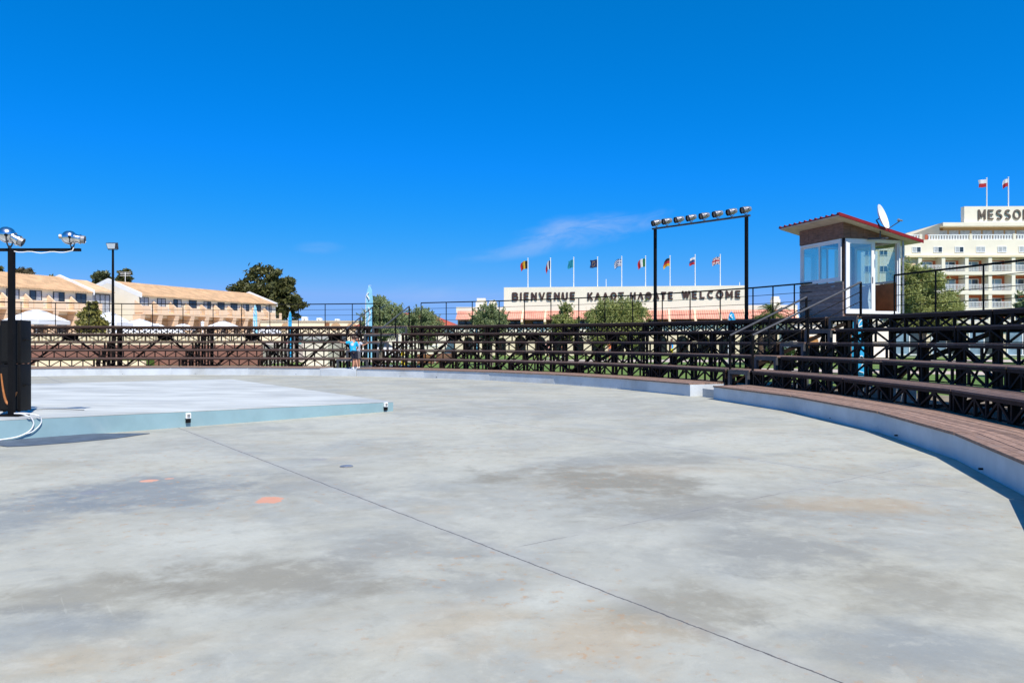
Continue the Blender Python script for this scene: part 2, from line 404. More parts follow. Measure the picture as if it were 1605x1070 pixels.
def bleacher(label, seams, wall_label, rail_from=None):
    mid=P(24,(seams[0]+seams[-1])/2)
    b=thing('bleacher',label,'bleacher',(mid.x,mid.y,0)); org=(mid.x,mid.y,0)
    w=thing('low_wall',wall_label,'low wall',(*P(R0+.5,(seams[0]+seams[-1])/2),0)); worg=w.location
    nf=len(seams)-1
    for k in range(nf):
        a0,a1=seams[k],seams[k+1]
        t=tang(a0,a1)
        m=MB(worg); m.prism(ring(R0+.015,R1-.03,a0,a1),-.05,ZW-.042); m.build('wall_segment',M['paintwall'],w,smooth=0)
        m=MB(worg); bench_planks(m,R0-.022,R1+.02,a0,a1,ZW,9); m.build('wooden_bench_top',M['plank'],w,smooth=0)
        for i in range(1,6):
            r=rr(i); z=zz(i); fas=.062 if i<5 else .085
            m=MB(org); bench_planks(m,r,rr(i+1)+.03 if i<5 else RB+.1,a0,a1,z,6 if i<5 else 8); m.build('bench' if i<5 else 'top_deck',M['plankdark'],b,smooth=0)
            m=MB(org); m.prism(ring(r+.012,r+.062,a0,a1,.02,.02),z-.04-fas,z-.042); m.build('front_beam',M['fascia'],b,smooth=0)
            m=MB(org); lattice(m,r+.045,a0,a1,zz(i-1)+(.004 if i<5 else -.03),z-.04-fas,8,.046,i==5,(k+i)%2); m.build('lattice_riser',M['steel2'],b,smooth=0)
        # rear lattice under the railing and the big inverted-V wind brace
        m=MB(org); lattice(m,RB-.1,a0,a1,zz(4)-.06,ZD-.06,8,.042,False,k%2); m.beam(P(RB-.1,a0,ZD-.1),P(RB-.1,a1,ZD-.1),.07,.1); m.beam(P(RB-.1,a0,zz(4)-.1),P(RB-.1,a1,zz(4)-.1),.06,.08); m.build('rear_truss',M['steel2'],b,smooth=0)
        am=(a0+a1)/2; rm=RB-.42; rc=rm*math.cos(R((a1-a0)/2))
        m=MB(org); ap=P(rc,am,zz(4)-.22)
        for aa,sg in ((a0,1),(a1,-1)):
            q=P(rm,aa,.22); tt=Vector((t.x,t.y,0))*sg
            m.beam(ap-tt*.2,q+tt*.28,.09,.10)
        m.build('wind_brace',M['steel2'],b,smooth=0)
        m=MB(org); tt=Vector((t.x,t.y,0)); nn=Vector((-t.y,t.x,0))*.02
        m.extr([ap-tt*.36+Vector((0,0,.16))-nn,ap+tt*.36+Vector((0,0,.16))-nn,ap+tt*.36+Vector((0,0,-.02))-nn,ap+tt*.17+Vector((0,0,-.14))-nn,ap-tt*.17+Vector((0,0,-.14))-nn,ap-tt*.36+Vector((0,0,-.02))-nn],nn*6)
        m.build('gusset_plate',M['steel2'],b,smooth=0)
    for k,a in enumerate(seams):
        t=tang(a-1,a+1); tn=Vector((t.x,t.y,0)); e=.14 if k==0 else (-.14 if k==nf else 0)
        for i in range(1,6):
            r=rr(i)+.14; q=P(r,a)+t*e
            m=MB(org)
            for s in (-.085,.085): m.post(q+t*s,t,.07,.09,-.02,zz(i)-.045)
            m.build('support_post',M['steel2'],b,smooth=0)
        q=P(RB-.2,a)+t*e; m=MB(org); m.post(q,t,.15,.12,-.02,ZD-.045); m.build('support_post',M['steel2'],b,smooth=0)
        # raking beam carrying the steps, with its web members
        m=MB(org); o=tn*(e)
        m.beam(P(R1+.2,a,.48)+o,P(RB-.3,a,ZD-.2)+o,.06,.11)
        m.beam(P(R1+.3,a,.10)+o,P(RB-.3,a,.10)+o,.06,.07)
        for i in range(1,5): m.beam(P(rr(i)+.2,a,.14)+o,P(rr(i+1)+.1,a,zz(i)-.05)+o,.04,.04)
        m.build('raking_frame',M['steel2'],b,smooth=0)
        if 0<k<nf:
            m=MB(org); q=P(RB-.42,a,.0); m.post((q.x,q.y),t,.8,.03,.02,.3); m.build('gusset_plate',M['steel2'],b,smooth=0)
    # rear railing
    r_=bpy.data.objects.new('railing',None); COL.objects.link(r_); r_.parent=b; r_.empty_display_size=.1
    for k in range(nf):
        a0,a1=seams[k],seams[k+1]; A=P(RB,a0); B=P(RB,a1)
        if k==0 and rail_from: A=A+(B-A)*rail_from
        m=MB(org)
        m.beam((A.x,A.y,ZD+1.2),(B.x,B.y,ZD+1.2),.055,.05); m.build('top_rail',M['steel'],r_,smooth=0)
        for h in (.30,.60,.90):
            m=MB(org); m.beam((A.x,A.y,ZD+h),(B.x,B.y,ZD+h),.018,.018); m.build('wire_rail',M['steel'],r_,smooth=0)
        for s in range(3 if k<nf-1 else 4):
            q=A+(B-A)*(s/3); m=MB(org); m.post(q,tang(a0,a1),.034,.034,ZD-.02,ZD+1.19); m.build('rail_post',M['steel'],r_,smooth=0)
    return b,w

# far left block, middle block, right block
SL=[74.3+9.9*k for k in range(6)]
SM=[20.75+9.69*k for k in range(6)]
SR=[-37.5,-20.0,-12.0,-3.5,7.1,17.5]
bl,wl=bleacher('dark timber and steel bleacher block in front of the tan roofed hotel wings',SL,'low white concrete wall under the bleacher facing the tan roofed hotel')
bm_,wm=bleacher('middle dark bleacher block with spotlight gantry, below the BIENVENUE sign',SM,'low concrete wall with wooden bench top below the BIENVENUE sign',.34)
br,wr=bleacher('close dark bleacher block with wide plank benches on the side of the glazed cabin',SR,'curved low wall in shade with reddish plank top, nearest the camera')
# drain outlets at the foot of the low walls
for px,w in ((192,wl),(306,wl),(464,wl),(627,wm),(684,wm),(911,wm),(1303,wr),(1405,wr),(1538,wr)):
    best=None
    a=aim(px,R0*math.cos(R(4)))
    q=P(R0*math.cos(R(3.2)) if w is not wr else R0*math.cos(R(4)),a)
    n=-Vector((math.cos(R(a)),math.sin(R(a)),0))
    m=MB(w.location); m.path([Vector((q.x,q.y,.06))-n*.12,Vector((q.x,q.y,.06))+n*.03],.013,8); m.build('drain_outlet',M['black'],w)

# deck-end handrails and stairs ---------------------------------------------------
def stair(label, a_lo, a_hi, rails, cat='stairs'):
    """aisle stair between two blocks: one framed tread per seat row; rails=[(angle,i_bottom,i_top)]"""
    am=(a_lo+a_hi)/2; c=P(23.5,am); s=thing('aisle_stair',label,cat,(c.x,c.y,0)); org=s.location
    for i in range(1,6):
        r0=rr(i)+.02; r1=(rr(i+1) if i<5 else RB)+.0
        q=ring(r0,r1,a_lo,a_hi,.16,.16)
        m=MB(org); n=5
        bench_planks_q=[(q[0]+(q[1]-q[0])*(j/n+.006),q[0]+(q[1]-q[0])*((j+1)/n-.006),q[3]+(q[2]-q[3])*((j+1)/n-.006),q[3]+(q[2]-q[3])*(j/n+.006)) for j in range(n)]
        for p4 in bench_planks_q: m.prism(p4,zz(i)-.04,zz(i))
        m.build('tread',M['plank'],s,smooth=0)
        m=MB(org); t=tang(a_lo,a_hi)
        A=q[0]; B=q[3]
        m.beam((A.x,A.y,zz(i)-.085),(B.x,B.y,zz(i)-.085),.07,.085)
        for e in (A+t*.05,B-t*.05): m.post(e,t,.10,.08,.0 if i>1 else .0,zz(i)-.13)
        m.build('tread_frame',M['greysteel'],s,smooth=0)
    for a,i0,i1,z_ex in rails:
        h=bpy.data.objects.new('handrail',None); COL.objects.link(h); h.parent=s
        A=P(rr(i0)+.1,a,zz(i0)); B=P(rr(i1)+.1 if i1<=5 else RB,a,zz(min(i1,5)))
        for hh,rad in ((.98,.032),(.70,.013),(.42,.013)):
            m=MB(org); m.path([A+Vector((0,0,hh)),B+Vector((0,0,hh))],rad,8); m.build('rail',M['greysteel'] if rad>.02 else M['steel'],h)
        for f in ((0,.5,1) if i1-i0>2 else (0,1)):
            p=A.lerp(B,f); m=MB(org); m.post((p.x,p.y),tang(a-1,a+1),.05,.05,p.z-.03,p.z+.98); m.build('rail_post',M['steel'],h,smooth=0)
    return s
stair('dark steel aisle stair where the boy in a bright blue shirt leans',69.2,74.3,[(74.0,2,5,0),(69.4,2,5,0)])
stair('grey framed stair with two long handrails climbing to the glazed cabin',17.5,20.75,[(20.5,1,4,0),(17.75,1,5,0)])
# concrete in the aisles
m=MB((*P(R0+.5,71.7),0)); m.prism(ring(R0-.02,RB,69.25,74.25,0,0),-.05,.30); m.build('aisle_slab',M['paintwall'],smooth=0,label='plain pale concrete base without planks, under the boy in bright blue',cat='concrete base')
m=MB((*P(R0+.8,19),0)); m.prism(ring(R0+.25,R1+.05,17.55,20.0,0,0),-.05,.235); m.build('concrete_step',M['concrete'],smooth=0,label='pale concrete step block at the foot of the handrail stair',cat='step')

# ------------------------------------------------------------------ stage
S1=gnd(616,643.5); S1=Vector((-2.70,17.40,0)); S4=Vector((-11.9,8.75,0)); S2=Vector((-10.05,27.3,0)); S3=S2+(S4-S1)
ztop=lambda p: .215+.115*max(0,min(1.6,(17.4-p.y)/4.54)) if p.y<17.4 else .215
Zs={0:.215,1:.215,2:.30,3:.44}
org=(-10.5,18,0)
st=thing('stage','low square stage painted pale blue with teal front edge','stage',org)
zt=[.212,.22,.36,.425]; cs=[S1,S2,S3,S4]
m=MB(org)
inn=[]
m.hexa([(c.x,c.y,-.02) for c in cs]+[(c.x,c.y,z-.012) for c,z in zip(cs,zt)])
m.build('stage_side',M['stageside'],st,smooth=0)
ctr=sum((Vector(c) for c in cs),Vector())/4
m=MB(org)
tp=[Vector((c.x,c.y,0))+(ctr-c).normalized()*-.0 for c in cs]
m.hexa([(c.x,c.y,z-.008) for c,z in zip(tp,zt)]+[(c.x,c.y,z+.004) for c,z in zip(tp,zt)])
m.build('stage_floor',M['stagetop'],st,smooth=0)
fd=(S4-S1).normalized(); fn=Vector((-fd.y,fd.x,0)); 
if fn.y>0: fn=-fn
def front_t(px):   # point on stage front edge under column px
    a=(px-CX)/F; t=(a*S1.y-S1.x)/(fd.x-a*fd.y); return S1+fd*t
for px in (294,603.5):
    q=front_t(px); L=(S4-S1).length; z=zt[0]+(zt[3]-zt[0])*((q-S1).length/L)
    zc=z*.62
    up=Vector((0,0,1))
    sock=MB(org)
    def obox(mb,c,w,d,h):
        a=c-fd*w/2; b_=c+fd*w/2
        mb.hexa([a-up*h/2,b_-up*h/2,b_+fn*d-up*h/2,a+fn*d-up*h/2,a+up*h/2,b_+up*h/2,b_+fn*d+up*h/2,a+fn*d+up*h/2])
    obox(sock,q+up*(zc+.03)+fn*.002,.095,.05,.10); so=sock.build('power_socket',M['white'],st,smooth=0,bevel=.006)
    s2=MB(org); obox(s2,q+up*(zc+.035)+fn*.052,.05,.012,.05); s2.build('socket_cover',M['alu'],so,smooth=0)
    s2=MB(org); obox(s2,q+up*(zc-.065)+fn*.002,.085,.05,.07); s2.build('plug',M['black'],so,smooth=0,bevel=.008)

# mat on the floor at the foot of the stage
mt=[gnd(-60,690),gnd(12,700.5),gnd(45,699),gnd(110,694),gnd(180,687.5),gnd(235,679.5),gnd(150,680),gnd(-60,681)]
m=MB((mt[2].x,mt[2].y,0)); m.prism([(p.x,p.y) for p in mt],.003,.012)
M['matgrey']=mat('blue_grey_rubber',(.075,.10,.135),.7,.2,4,dirt=((.15,.17,.2),.4))
m.build('floor_mat',M['matgrey'],smooth=0,label='dark blue grey mat tapering along the foot of the stage',cat='mat')
# drain covers on the floor
for (px,py,r,l) in ((543,731,.085,'small dark round drain cover set in the concrete beside the long joint'),(757,0,0,'')):
    if r:
        q=gnd(px,py); m=MB((q.x,q.y,0)); m.lathe([(0.002,r),(.008,r),(.012,r*.9)],(q.x,q.y,0),(0,0,1),16); dc=m.build('drain_cover',M['alu'],label=l,cat='drain cover')

# ------------------------------------------------------------------ spotlights
def spotlight(label, pos, direction, mbody, scale=1.0, group=None, big=False):
    s=thing('spotlight',label,'spotlight',pos,0,group); d=Vector(direction).normalized(); k=scale
    up=Vector((0,0,1)); side=d.cross(up).normalized(); top=side.cross(d).normalized()
    c=Vector((0,0,.24*k))            # pivot above the clamp
    W=lambda v: Vector(v)
    m=MB(); 
    if big: prof=[(-.21,.03),(-.20,.075),(-.17,.115),(-.12,.145),(-.05,.158),(.0,.152),(.04,.128),(.055,.105),(.06,.118),(.075,.118),(.08,.098),(.15,.092),(.155,.108),(.185,.108),(.19,.09)]
    else: prof=[(-.24,.05),(-.23,.10),(-.12,.125),(-.10,.135),(-.085,.125),(.06,.135),(.07,.15),(.085,.14),(.16,.145)]
    m.lathe([(t*k,r*k) for t,r in prof],c,d,20); m.build('lamp_housing',mbody,s)
    m=MB(); e=prof[-1]
    m.lathe([(e[0]*k+.002,e[1]*.97*k),(e[0]*k+.07*k,e[1]*1.02*k),(e[0]*k+.075*k,e[1]*.9*k),(e[0]*k+.03*k,e[1]*.85*k)],c,d,20); m.build('lens_hood',M['lens'] if not big else M['alu'],s)
    m=MB(); pts=[]
    for j in range(9):
        a=PI*j/8; pts.append(c+side*math.cos(a)*.185*k-up*math.sin(a)*.22*k)
    m.path(pts,.014*k,6); m.lathe([(-.04*k,.03*k),(.03*k,.03*k)],c-up*.215*k,(0,0,1),8); m.build('yoke',M['alu'] if not big else M['greysteel'],s)
    for sg in (1,-1):
        m=MB(); m.lathe([(0,.028*k),(.04*k,.028*k)],c+side*sg*.165*k,side*sg,8); m.build('knob',M['steel'],s)
    if big:
        m=MB(); m.lathe([(0,.05*k),(.05*k,.055*k),(.06*k,.02*k)],c-d*.21*k,-d,10); m.build('cable_gland',M['alu'],s)
    return s

# gantry on the bleacher: goal-shaped frame with eight lamps
gA=P(RB+.1,aim(1027,RB+.1)); gB=P(RB+.1,aim(1170,RB+.1))
gc=(gA+gB)/2; g=thing('lighting_gantry','tall black goal-shaped lighting frame rising above the middle bleacher','lighting gantry',(gc.x,gc.y,0)); org=g.location
ztA=hz(359.5,gA.y); ztB=hz(340,gB.y)
gt=(gB-gA).normalized()
for q,z in ((gA,ztA),(gB,ztB)):
    m=MB(org); m.post(q,gt,.10,.10,-.02,z); m.build('post',M['steel'],g,smooth=0)
m=MB(org); m.beam(Vector((gA.x,gA.y,ztA))-Vector((gt.x,gt.y,0))*.15+Vector((0,0,.035)),Vector((gB.x,gB.y,ztB))+Vector((gt.x,gt.y,0))*.15+Vector((0,0,.035)),.09,.065); m.build('crossbar',M['greysteel'],g,smooth=0)
ords=['first','second','third','fourth','fifth','sixth','seventh','last']
for k,px in enumerate((1029,1045.5,1064.5,1083.5,1104,1125,1147,1169)):
    f=(k+.06)/7.1; A3=Vector((gA.x,gA.y,ztA)); B3=Vector((gB.x,gB.y,ztB))
    # walk along the bar until the column matches
    lo,hi=-.1,1.1
    for _ in range(40):
        mdl=(lo+hi)/2; p=A3.lerp(B3,mdl); x=CX+F*p.x/p.y
        if x<px: lo=mdl
        else: hi=mdl
    p=A3.lerp(B3,lo)+Vector((0,0,.07))
    spotlight('silver gantry spotlight, %s of eight counted from the italian flag'%ords[k],p,(-.94,-.30,-.24+.02*((k*5)%3-1)),M['alu'],.86,'spotlights on the gantry bar')

# T pole with two lamps on the stage
pz=.395; pb=Vector(((18.2-CX)/F*12.94,12.94,0)); pz=hz(651.5,12.94)
t=thing('lighting_pole','thick black square lighting pole with a crossbar, standing on the stage','lighting pole',(pb.x,pb.y,pz)); org=(pb.x,pb.y,pz)
ztp=hz(394,12.94)
m=MB(org); m.box((pb.x-.042,pb.y-.042,pz),(pb.x+.042,pb.y+.042,ztp)); m.build('post',M['steel'],t,smooth=0,bevel=.006)
m=MB(org); m.box((pb.x-.28,pb.y-.16,pz-.001),(pb.x+.21,pb.y+.16,pz+.014)); m.build('base_plate',M['steel'],t,smooth=0)
m=MB(org); m.box((pb.x-1.3,pb.y-.03,ztp+.002),(gx(126,12.94),pb.y+.03,ztp+.05)); m.build('crossbar',M['steel'],t,smooth=0)
m=MB(org); pts=[]
for j in range(14):
    f=j/13; pts.append((pb.x+.07+f*(gx(116,12.94)-pb.x-.07),pb.y-.04-.005*(j%2),ztp-.004-.012*math.sin(f*17)-.02*math.sin(PI*f)))
pts.append((gx(116,12.94)+.02,pb.y-.04,ztp+.06))
m.path(pts,.009,6); m.build('lamp_cable',M['white'],t)
spotlight('larger polished spotlight tilted upward, on top of the stage pole',(gx(15,12.94),pb.y,ztp+.05),(.82,.22,-.45),M['chrome'],.86,None,True)
spotlight('polished spotlight at the outer end of the stage pole crossbar',(gx(113,12.94),pb.y,ztp+.045),(.96,.24,-.12),M['chrome'],.75,None,True)

# white hose
hp=[(-70,690,.03),(-20,686,.02),(15,684,.018),(38,678,.02)]
def fr(px,z): 
    q=front_t(px); return Vector((q.x,q.y,0))+fn*.03+Vector((0,0,z))
m=MB((*front_t(20).xy,0))
k1=[fr(-60,.03),fr(-20,.02),fr(5,.03),fr(25,.05),fr(40,.10),fr(49,.17),fr(52,.26),fr(48,.35),fr(42,.385)+fn*.01,fr(36,.41)-fn*.15,fr(28,.41)-fn*.3]
k2=[fr(36,.085),fr(48,.11),fr(58,.18),fr(64,.26),fr(63,.34),fr(57,.385)+fn*.01,fr(45,.41)-fn*.2,fr(34,.41)-fn*.3]
def smooth_path(k,n=5):
    o=[]
    for i in range(len(k)-1):
        p0=k[max(i-1,0)];p1=k[i];p2=k[i+1];p3=k[min(i+2,len(k)-1)]
        for j in range(n):
            t=j/n; o.append(.5*((2*p1)+(p2-p0)*t+(2*p0-5*p1+4*p2-p3)*t*t+(3*p1-p0-3*p2+p3)*t**3))
    return o+[k[-1]]
m.path(smooth_path(k1),.0105,8); m.path(smooth_path(k2),.0085,8)
m.build('white_hose',M['white'],label='white hose looping down the teal stage front below the pole',cat='hose')

# speakers
def speaker(label, c, rz, w,d,h, scrape=False):
    s=thing('loudspeaker',label,'loudspeaker',c,rz)
    m=MB(); m.box((-w/2,-d/2,.012),(w/2,d/2,h)); m.build('cabinet',M['black'],s,bevel=.015)
    m=MB(); m.box((-w/2+.035,-d/2-.014,.05),(w/2-.035,-d/2+.004,h-.05)); m.build('grille',mat('speaker_grille',(.009,.009,.009),.65,.3,60,spec=.15),s,smooth=0,bevel=.005)
    for sx in (-1,1):
        m=MB(); m.path([(sx*(w/2+.001),-.08,h*.55),(sx*(w/2+.035),-.08,h*.56),(sx*(w/2+.035),.08,h*.56),(sx*(w/2+.001),.08,h*.55)],.012,6); m.build('side_handle',M['steel'],s)
        for sy in (-1,1):
            m=MB(); m.lathe([(0,.025),(.013,.025)],(sx*(w/2-.06),sy*(d/2-.06),0),(0,0,1),8); m.build('foot',M['black'],s)
    if scrape:
        m=MB(); pts=[Vector((-w/2+.05+ (w-.10)*f, -d/2-.018, .14+.42*abs(2*f-1)**2.2*(.5+.75*(1-f)))) for f in np.linspace(0,1,15)]
        m.path(pts,[.012+.012*math.sin(PI*f) for f in np.linspace(0,1,15)],6); m.build('curved_stripe',mat('orange_brown_stripe',(.42,.15,.04),.6,.2,10),s)
    return s
zsp=.375
speaker('lower black loudspeaker with curved orange stripe, resting on the stage',(gx(24,13.36),13.36,zsp),R(4),.36,.34,.82,True)
speaker('upper black loudspeaker stacked on the one with the orange stripe',(gx(23.5,13.36),13.38,zsp+.822),R(4),.35,.33,.76)
speaker('tall black loudspeaker partly cut off behind the stage pole',(gx(-14,14.0),14.05,zsp),R(25),.36,.36,1.5)
m=MB(); kp=[Vector((gx(47,13.6),13.6,.375)),Vector((gx(70,14.1),14.1,.345)),Vector((gx(100,14.2),14.2,.335)),Vector((gx(132,14.1),14.1,.33))]
m.org=kp[0]; m.path(smooth_path(kp),.006,6); m.build('stage_cable',M['black'],label='thin black cable lying on the stage behind the loudspeakers',cat='cable')

# floodlight mast
fx=27.6; a=aim(177,fx); q=P(fx,a)
fm=thing('floodlight_mast','slim black mast with a single box floodlight, before the cream gable','floodlight mast',(q.x,q.y,0)); org=fm.location
zf=hz(391,q.y)
m=MB(org); m.path([(q.x,q.y,0),(q.x,q.y,3),(q.x,q.y,zf)],[.085,.075,.055],10); m.build('mast',M['steel'],fm)
fh=MB(org); c=Vector((q.x,q.y,zf+.18)); 
fh.hexa([c+Vector(p) for p in ((-.2,-.16,-.18),(.2,-.16,-.18),(.26,.1,-.16),(-.26,.1,-.16),(-.27,-.22,.14),(.27,-.22,.14),(.22,.1,.2),(-.22,.1,.2))]); fo=fh.build('lamp_head',M['greysteel'],fm,smooth=0)
m=MB(org); m.hexa([c+Vector(p) for p in ((-.18,-.175,-.15),(.18,-.175,-.15),(.18,-.165,-.15),(-.18,-.165,-.15),(-.24,-.232,.11),(.24,-.232,.11),(.24,-.222,.11),(-.24,-.222,.11))]); m.build('lamp_glass',mat('floodlight_glass',(.62,.68,.72),.15,.1,3,spec=.8),fo,smooth=0)
m=MB(org); m.beam(c+Vector((-.23,0,-.02)),c+Vector((-.23,0,-.2)),.02,.03); m.beam(c+Vector((.23,0,-.02)),c+Vector((.23,0,-.2)),.02,.03); m.beam(c+Vector((-.24,0,-.2)),c+Vector((.24,0,-.2)),.03,.02); m.build('bracket',M['steel'],fm,smooth=0)
# ================================================================== control cabin on the deck
class FR:
    "local frame: u along, n outward/across, z up"
    def __init__(s,o,ang): s.o=Vector(o); s.u=Vector((math.cos(ang),math.sin(ang),0)); s.n=Vector((-s.u.y,s.u.x,0))
    def p(s,u,n,z): return s.o+s.u*u+s.n*n+Vector((0,0,z))
    def box(s,mb,u0,u1,n0,n1,z0,z1):
        return mb.hexa([s.p(u0,n0,z0),s.p(u1,n0,z0),s.p(u1,n1,z0),s.p(u0,n1,z0),s.p(u0,n0,z1),s.p(u1,n0,z1),s.p(u1,n1,z1),s.p(u0,n1,z1)])
    def frame(s,mb,u0,u1,z0,z1,n0,n1,w):
        s.box(mb,u0,u0+w,n0,n1,z0,z1); s.box(mb,u1-w,u1,n0,n1,z0,z1)
        s.box(mb,u0+w,u1-w,n0,n1,z0,z0+w); s.box(mb,u0+w,u1-w,n0,n1,z1-w,z1)

Zc=24.3
B=FR((gx(1322,Zc),Zc,ZD),R(15.5)); W_,D_=2.16,2.15
cb=thing('control_cabin','small glazed cabin of dark boards with a red sheet roof on the deck','cabin',tuple(B.p(W_/2,D_/2,0))); org=cb.location
def cbuild(f,name,m,par=cb,**k):
    mb=MB(org); f(mb); return mb.build(name,m,par,smooth=0,**k)
Hh=2.50; SIL=1.14
cbuild(lambda m:B.box(m,0,W_,0,D_,.004,.10),'floor_base',M['woodbrown'])
for (u,n) in ((0.0,0.0),(W_-.07,0.0),(0,D_-.07),(W_-.07,D_-.07)):
    cbuild(lambda m:B.box(m,u,u+.07,n,n+.07,.10,2.95 if u<1 else 2.60),'corner_post',M['steel2'])
# left wall boards (u=0 side), rear wall, right side wall
def boards(m,side,a0,a1,z0,z1,n):
    h=(z1-z0)/n
    for j in range(n):
        za,zb=z0+j*h+.004,z0+(j+1)*h-.004
        o=random.uniform(0,.006)
        if side=='L': B.box(m,-.03-o,0.0,a0,a1,za,zb)
        if side=='B': B.box(m,a0,a1,D_,D_+.03+o,za,zb)
        if side=='R': B.box(m,W_,W_+.03+o,a0,a1,za,zb)
cbuild(lambda m:boards(m,'L',-.01,D_+.02,-.02,SIL,9),'side_wall',M['woodgrey'])
cbuild(lambda m:B.box(m,.02,W_,D_,D_+.03,.0,SIL),'rear_wall',M['ply'])
cbuild(lambda m:B.box(m,W_,W_+.03,.06,D_,.0,SIL),'side_wall',M['ply'])
# header boards under the roof (vertical grain), sloping top
RZ=lambda u: 3.02-.235*u      # roof underside height
def header(m):
    for (p,q) in (((-.03,-.03),(-.03,D_+.03)),((-.03,D_+.03),(W_+.03,D_+.03))):
        pass
    n=9
    for j in range(n):
        a=-.03+(D_+.06)*j/n; b=-.03+(D_+.06)*(j+1)/n-.008
        B.box(m,-.032,-.002,a,b,Hh+.02,RZ(0)-.005)
    for j in range(n):
        a=.0+(W_+.03)*j/n; b=(W_+.03)*(j+1)/n-.008
        for n0,n1 in ((-.032,-.002),(D_+.002,D_+.032)):
            m.hexa([B.p(a,n0,Hh+.02),B.p(b,n0,Hh+.02),B.p(b,n1,Hh+.02),B.p(a,n1,Hh+.02),B.p(a,n0,RZ(a)-.006),B.p(b,n0,RZ(b)-.006),B.p(b,n1,RZ(b)-.006),B.p(a,n1,RZ(a)-.006)])
cbuild(header,'header_board',M['woodbrown'])
# windows
def window_L():
    f=cbuild(lambda m:sideframe(m,-.045,.03,.07,D_-.03,SIL+.02,Hh,.07),'window_frame',M['white'])
    return f
def sideframe(m,u0,u1,n0,n1,z0,z1,w):
    B.box(m,u0,u1,n0,n0+w,z0,z1); B.box(m,u0,u1,n1-w,n1,z0,z1); B.box(m,u0,u1,n0+w,n1-w,z0,z0+w); B.box(m,u0,u1,n0+w,n1-w,z1-w,z1)
wl_=window_L()
cbuild(lambda m:sideframe(m,-.035,-.005,.14,1.16,SIL+.09,Hh-.07,.055),'sash',M['white'],wl_)
cbuild(lambda m:B.box(m,-.024,-.018,.195,1.105,SIL+.145,Hh-.125),'pane',M['glass'],wl_)
cbuild(lambda m:sideframe(m,0.0,.025,1.08,D_-.10,SIL+.09,Hh-.07,.055),'sash',M['white'],wl_)
cbuild(lambda m:B.box(m,.010,.016,1.135,D_-.155,SIL+.145,Hh-.125),'pane',M['glass'],wl_)
def xwin(n0,n1,u0,u1,z0,z1,name='window_frame'):
    f=cbuild(lambda m:B.frame(m,u0,u1,z0,z1,n0,n1,.06),name,M['white'])
    um=(u0+u1)/2
    cbuild(lambda m:B.box(m,um-.03,um+.03,n0+.005,n1-.005,z0+.06,z1-.06),'mullion',M['white'],f)
    cbuild(lambda m:B.box(m,u0+.06,um-.03,(n0+n1)/2-.003,(n0+n1)/2+.003,z0+.06,z1-.06),'pane',M['glass'],f)
    return f
xwin(D_-.0,D_+.05,.08,W_-.06,SIL+.02,Hh)
rw=cbuild(lambda m:sideframe(m,W_-.03,W_+.045,.12,D_-.08,SIL+.02,Hh,.06),'window_frame',M['white'])
cbuild(lambda m:B.box(m,W_-.0,W_+.006,.18,D_-.14,SIL+.08,Hh-.06),'pane',M['glass'],rw)
# front: sliding glass door (closed leaf) and the open half
fdr=cbuild(lambda m:B.frame(m,.06,W_-.02,.12,Hh,-.05,.03,.05),'door_frame',M['white'])
dl=cbuild(lambda m:B.frame(m,.10,1.13,.165,Hh-.045,-.045,-.008,.105),'sliding_door',M['white'])
cbuild(lambda m:B.box(m,.205,1.025,-.03,-.024,.27,Hh-.15),'pane',M['glass'],dl)
cbuild(lambda m:B.box(m,1.05,1.075,-.062,-.046,1.1,1.3),'handle',M['greysteel'],dl)
cbuild(lambda m:B.frame(m,1.16,W_-.06,.165,Hh-.045,-.0,.028,.045),'fixed_frame',M['white'])
# roof
OV=.55
def roofz(u): return 3.02-.235*u
def rq(u0,u1,n0,n1,t0,t1):
    return [B.p(u0,n0,roofz(u0)+t0),B.p(u1,n0,roofz(u1)+t0),B.p(u1,n1,roofz(u1)+t0),B.p(u0,n1,roofz(u0)+t0),B.p(u0,n0,roofz(u0)+t1),B.p(u1,n0,roofz(u1)+t1),B.p(u1,n1,roofz(u1)+t1),B.p(u0,n1,roofz(u0)+t1)]
ua,ub,na,nb=-.50,W_+.50,-.42,D_+.55
cbuild(lambda m:m.hexa(rq(ua+.03,ub-.03,na+.03,nb-.03,.0,.03)),'soffit',M['soffit'])
def sheet(m):
    m.hexa(rq(ua,ub,na,nb,.032,.06)); n=11
    for j in range(n+1):
        y=na+.06+(nb-na-.14)*j/n
        a=[B.p(ua-.01,y-.045,roofz(ua)+.06),B.p(ua-.01,y+.045,roofz(ua)+.06),B.p(ua-.01,y+.022,roofz(ua)+.105),B.p(ua-.01,y-.022,roofz(ua)+.105)]
        m.extr(a,B.p(ub,0,roofz(ub))-B.p(ua-.01,0,roofz(ua)))
rs=cbuild(sheet,'roof_sheet',M['redroof'])
cbuild(lambda m:m.hexa(rq(ua-.02,ub+.02,na-.03,na-.004,.0,.10)),'roof_trim',M['redroof'])
# dish on the cabin
dp=B.p(1.28,-.30,roofz(1.28)+.0); dc=at(1383.5,340.5,dp.y)
sd=thing('satellite_dish','white oval satellite dish mounted at the red roof edge of the cabin','satellite dish',tuple(dp)); org2=dp
c=dc; nv=Vector((.76,-.68,.30)).normalized()
m=MB(org2); prof=[(-.10,.02),(-.095,.12),(-.07,.26),(-.035,.36),(0,.425),(.008,.43),(.006,.42),(-.03,.35),(-.062,.255),(-.085,.12),(-.09,.01)]
m.lathe(prof,c+nv*.02,nv,28); m.build('reflector',M['white'],sd)
m=MB(org2); bk=c-nv*.1; m.path([bk,bk-nv*.1+Vector((0,0,-.02)),dp+Vector((-.12,0,.15)),dp+Vector((-.12,0,-.22))],.022,8); m.beam(dp+Vector((-.5,.05,-.22)),dp+Vector((.12,-.02,-.2)),.035,.05); m.build('mount',M['greysteel'],sd)
tip=at(1412,345.5,dp.y-.55)
